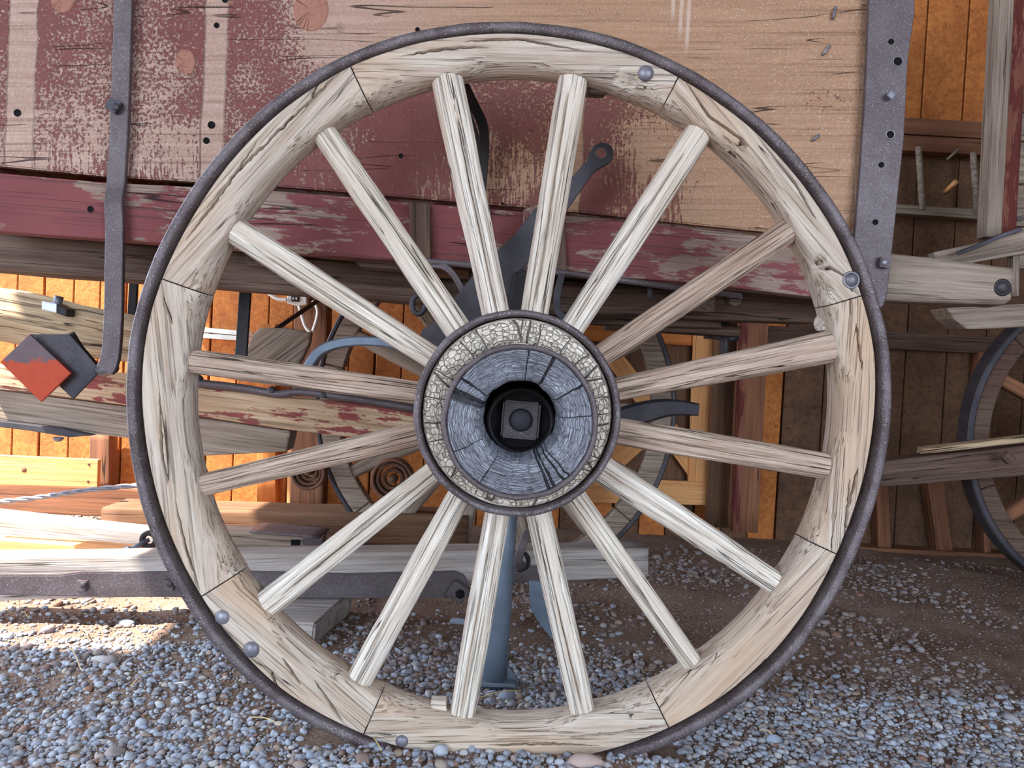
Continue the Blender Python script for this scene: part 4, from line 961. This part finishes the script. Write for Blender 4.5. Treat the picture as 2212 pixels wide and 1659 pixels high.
# wheel at the right edge
RX, RY, RR_ = 2440, 960, 350
def rpol(a, r, y=1.25): p = at(RX + r * math.cos(a), RY - r * math.sin(a), 1.25); return Vector((p.x, y, p.z))
rw = link('wheel', None, ow, Matrix.Translation(rpol(-PI / 2, RR_))); rw['label'] = 'dark wheel cut off by the right edge'
arcring('tyre', rw, RR_, RR_ - 14, 1.25, 1.32, 'irond', P=rpol)
for q in range(6): arcring('felloe', rw, RR_ - 14, RR_ - 50, 1.255, 1.33, 'greydark', 2 * PI * q / 6 + 0.3, 2 * PI * (q + 1) / 6 + 0.296, 16, P=rpol)
for q in range(12):
    a = 2 * PI * (q + 0.5) / 12 + 0.3
    beam('spoke', rpol(a, 70, 1.27), rpol(a, RR_ - 44, 1.27), 0.045, 0.04, 'post', rw, h1=0.036, jit=0.001, seg=6, rnd=0.5)
lathe('hub', [(0.0001, -0.1), (0.08, -0.1), (0.12, 0.0), (0.12, 0.08), (0.0001, 0.14)], 'greydark', rw, Matrix.Translation(rpol(0, 0, 1.25)), 28)
# rack hung on the back wall
rk = thing('wall_rack', at(2040, 470, 1.85), 'wooden rack with two round uprights fixed to the back wall at right', 'rack')
pbeam('rack_rail', (1900, 448, 1.85), (2200, 468, 1.85), 20, 20, 0.05, 'grey', rk, jit=0.001, seg=8)
pbeam('rack_rail', (1900, 312, 1.86), (2200, 330, 1.86), 18, 18, 0.05, 'post', rk, jit=0.001, seg=8)
for (x0, y0, x1, y1) in ((1984, 318, 1993, 452), (2102, 330, 2110, 462)): sweep('upright', [at(x0, y0, 1.84), at(x1, y1, 1.84)], 0.012, 'grey', rk, 12)
sweep('peg', [at(2040, 416, 1.86), at(2066, 392, 1.78)], 0.010, 'pine', rk, 10); sweep('twig', [at(2046, 344, 1.85), at(2072, 322, 1.85)], 0.005, 'grey', rk, 8)

# ================================================================== GRAVEL
def ico(sub):
    bm = bmesh.new(); bmesh.ops.create_icosphere(bm, subdivisions=sub, radius=1.0)
    v = np.array([p.co[:] for p in bm.verts]); f = np.array([[q.index for q in fc.verts] for fc in bm.faces]); bm.free(); return v, f
ICO1, ICO2, ICO3 = ico(1), ico(2), ico(3)
def stone_shape(base, rng, low=0.22):
    v = base.copy(); d = rng.normal(size=(5, 3)); d /= np.linalg.norm(d, axis=1)[:, None]
    s = np.ones(len(v))
    for q in d: s += low * np.clip(v @ q, 0, 1) ** 2 * rng.uniform(-0.9, 0.9)
    q = rng.normal(size=(3, 3)); q /= np.linalg.norm(q, axis=1)[:, None]
    v = v * s[:, None]
    for n_ in q:                                   # a few flattened faces
        h_ = v @ n_; lim = rng.uniform(0.55, 0.85); over = np.clip(h_ - lim, 0, None); v = v - over[:, None] * n_ * 0.85
    return v
def visible_mask(x, y):
    return True
def sample(n, ylo, yhi, dens):
    out = []
    while len(out) < n:
        y = RNG.uniform(ylo, yhi); Z = y + DIST; hw = 0.70 * Z
        x = RNG.uniform(-1.25 * hw, 1.25 * hw)
        if abs(x) > hw + 0.1: continue
        if RNG.random() < dens(x, y): out.append((x, y))
    return out
def dens(x, y):
    d = 1.0 if y < 0.32 else max(0.10, 1.0 - (y - 0.32) * 1.5)
    n_ = noise.noise(Vector((x * 2.2 + 1.0, y * 3.0, 8.0))) * 0.5 + 0.5
    if x > 0.35 and y > 0.28: d *= max(0.05, 1 - (y - 0.28) * 6.0) + 0.14 * n_
    if x < -0.35 and 0.12 < y < 0.6: d *= 0.35 + 0.6 * n_
    return d * (0.45 + 0.75 * n_)
protos = []
for k_ in range(14):
    sv = stone_shape(ICO3[0], RNG, 0.30) * np.array([1.0, RNG.uniform(0.65, 0.95), RNG.uniform(0.45, 0.7)])
    me = bpy.data.meshes.new('stone'); me.from_pydata(sv.tolist(), [], ICO3[1].tolist()); me.polygons.foreach_set('use_smooth', [True] * len(ICO3[1])); me.materials.append(M['stone']); protos.append(me)
def nearwheel(x, y, r):
    return -0.004 - r < y < 0.085 + r and abs(x - base.x) < 0.34
cnt = 0
for (x, y) in sample(900, -0.30, 0.42, dens):
    s_ = float(np.clip(RNG.lognormal(math.log(0.0090), 0.24), 0.0078, 0.019))
    if nearwheel(x, y, s_) : continue
    o = link('stone', protos[cnt % 14], floor, Matrix.Translation((x, y, gh(x, y) + s_ * 0.38)) @ Matrix.Rotation(RNG.uniform(0, 6.28), 4, 'Z') @ Matrix.Rotation(RNG.uniform(-0.5, 0.5), 4, 'X') @ Matrix.Scale(s_, 4))
    cnt += 1
    if cnt >= 300: break
def scatter(name, N, base_, ylo, yhi, smin, smax, mu, seed, lift=0.3, smooth=True, dfun=dens, mat='stone'):
    rng = np.random.default_rng(seed); pos = sample(N, ylo, yhi, dfun)
    bv, bf = base_; nv = len(bv); shapes = [stone_shape(bv, rng, 0.3) for _ in range(30)]
    V = np.empty((N, nv, 3)); Fc = np.empty((N, len(bf), 3), dtype=np.int32); m = 0
    for (x, y) in pos:
        s_ = float(np.clip(rng.lognormal(math.log(mu), 0.38), smin, smax))
        if nearwheel(x, y, s_) and (s_ > 0.011 or 0 < y < 0.07): continue
        a = rng.uniform(0, 6.28); c_, n_ = math.cos(a), math.sin(a); tl = rng.uniform(-0.5, 0.5); ct_, st_ = math.cos(tl), math.sin(tl)
        v = shapes[rng.integers(30)] * np.array([1.0, rng.uniform(0.6, 1.0), rng.uniform(0.42, 0.75)]) * s_
        v = v @ np.array([[1, 0, 0], [0, ct_, st_], [0, -st_, ct_]]) @ np.array([[c_, n_, 0], [-n_, c_, 0], [0, 0, 1]])
        V[m] = v + np.array([x, y, gh(x, y) + s_ * lift]); Fc[m] = bf + m * nv; m += 1
    V = V[:m].reshape(-1, 3); Fc = Fc[:m].reshape(-1, 3)
    me = bpy.data.meshes.new(name); me.vertices.add(len(V)); me.vertices.foreach_set('co', V.ravel())
    me.loops.add(len(Fc) * 3); me.loops.foreach_set('vertex_index', Fc.ravel()); me.polygons.add(len(Fc))
    me.polygons.foreach_set('loop_start', np.arange(0, len(Fc) * 3, 3, dtype=np.int32)); me.update(calc_edges=True)
    if smooth: me.polygons.foreach_set('use_smooth', np.ones(len(Fc), dtype=bool))
    me.materials.append(M[mat])
    o = link(name, me, floor, Matrix.Identity(4)); o['kind'] = 'stuff'
    return o
scatter('gravel', 14000, ICO2, -0.30, 0.48, 0.0032, 0.0092, 0.0054, 11)
scatter('gravel', 14000, ICO1, -0.32, 0.60, 0.0018, 0.0045, 0.0028, 12, 0.4)
def clump(x, y): return max(0.0, noise.noise(Vector((x * 2.6 + 7, y * 3.4, 2.0))) * 1.3 + 0.30)
scatter('gravel', 5000, ICO2, 0.30, 1.75, 0.003, 0.020, 0.0060, 13, 0.25, True, clump, 'dusty')
scatter('gravel', 12000, ICO1, 0.10, 1.75, 0.0014, 0.0045, 0.0025, 14, 0.3, True, lambda x, y: 0.7, 'dusty')
scatter('gravel', 1200, ICO2, 0.30, 1.4, 0.003, 0.011, 0.0058, 15, 0.3, True, dens)

def big_stone(px, py, rx, ry, label, mat='stone', zs=0.7):
    g_ = gnd(px, py + ry * 0.6); k_ = ppm(g_.y)
    sv = stone_shape(ICO3[0], RNG, 0.25) * np.array([rx * k_, min(rx, ry) * k_ * 0.9, ry * k_ * zs + 0.002])
    o = make('stone', sv.tolist(), ICO3[1].tolist(), mat, None, Matrix.Translation((g_.x, g_.y, gh(g_.x, g_.y) + ry * k_ * 0.45)), True)
    return tag(o, label, 'stone')
big_stone(952, 1632, 19, 17, 'rounded grey stone leaning on the foot of the wheel left of centre')
big_stone(819, 1612, 19, 14, 'pale grey stone beside the rim joint at the bottom of the wheel')
big_stone(1266, 1664, 40, 22, 'large pinkish stone at the bottom edge in front of the wheel', 'pinkstone')
big_stone(988, 1343, 24, 10, 'elongated grey stone on the dirt between two lower spokes')
big_stone(1672, 1590, 18, 16, 'pale angular stone standing out on the gravel at lower right')
big_stone(226, 1425, 32, 11, 'large flat grey stone on the gravel at lower left')
big_stone(274, 1343, 18, 11, 'dark upright stone at the edge of the sunlit dirt at left')
big_stone(1095, 1497, 18, 15, 'light grey stone at the foot of the steel post')
g_ = gnd(367, 1488)
tag(plate('metal_scrap', [(330, 1489), (360, 1478), (398, 1473), (412, 1480), (402, 1494), (376, 1494), (352, 1499)], g_.y, 0.006, 'zinc', None, bev=0.001), 'bent scrap of shiny sheet metal on the gravel at lower left', 'scrap')
for (x0, y0, x1, y1, lab) in ((1028, 1517, 1125, 1504, 'long pale straw lying just behind the bottom rim'), (790, 1608, 822, 1655, 'straw stalk in the gravel at the bottom left of the rim'), (282, 1500, 330, 1468, 'straw stalk beside the scrap of metal'),
                              (168, 1362, 190, 1385, 'short straw on the dirt at left, nearer the tongue'), (152, 1408, 175, 1455, 'straw stalk bending over the stones at left'), (540, 1574, 605, 1592, 'straw stalk on the gravel below the left rim'),
                              (1640, 1584, 1672, 1600, 'straw stalk beside the pale angular stone'), (1752, 1502, 1748, 1530, 'short reddish straw standing in the gravel at right'), (45, 1335, 60, 1350, 'tiny straw on the sunlit dirt at far left')):
    pa, pb = gnd(x0, y0), gnd(x1, y1)
    pa.z = gh(pa.x, pa.y) + 0.012; pb.z = gh(pb.x, pb.y) + 0.014
    mid = (pa + pb) / 2 + Vector((0, 0, 0.006))
    tag(sweep('straw_stalk', smoothpath([pa, mid, pb], 5), 0.0011, 'straw', None, 6), lab, 'straw', 'straw stalks on the gravel')
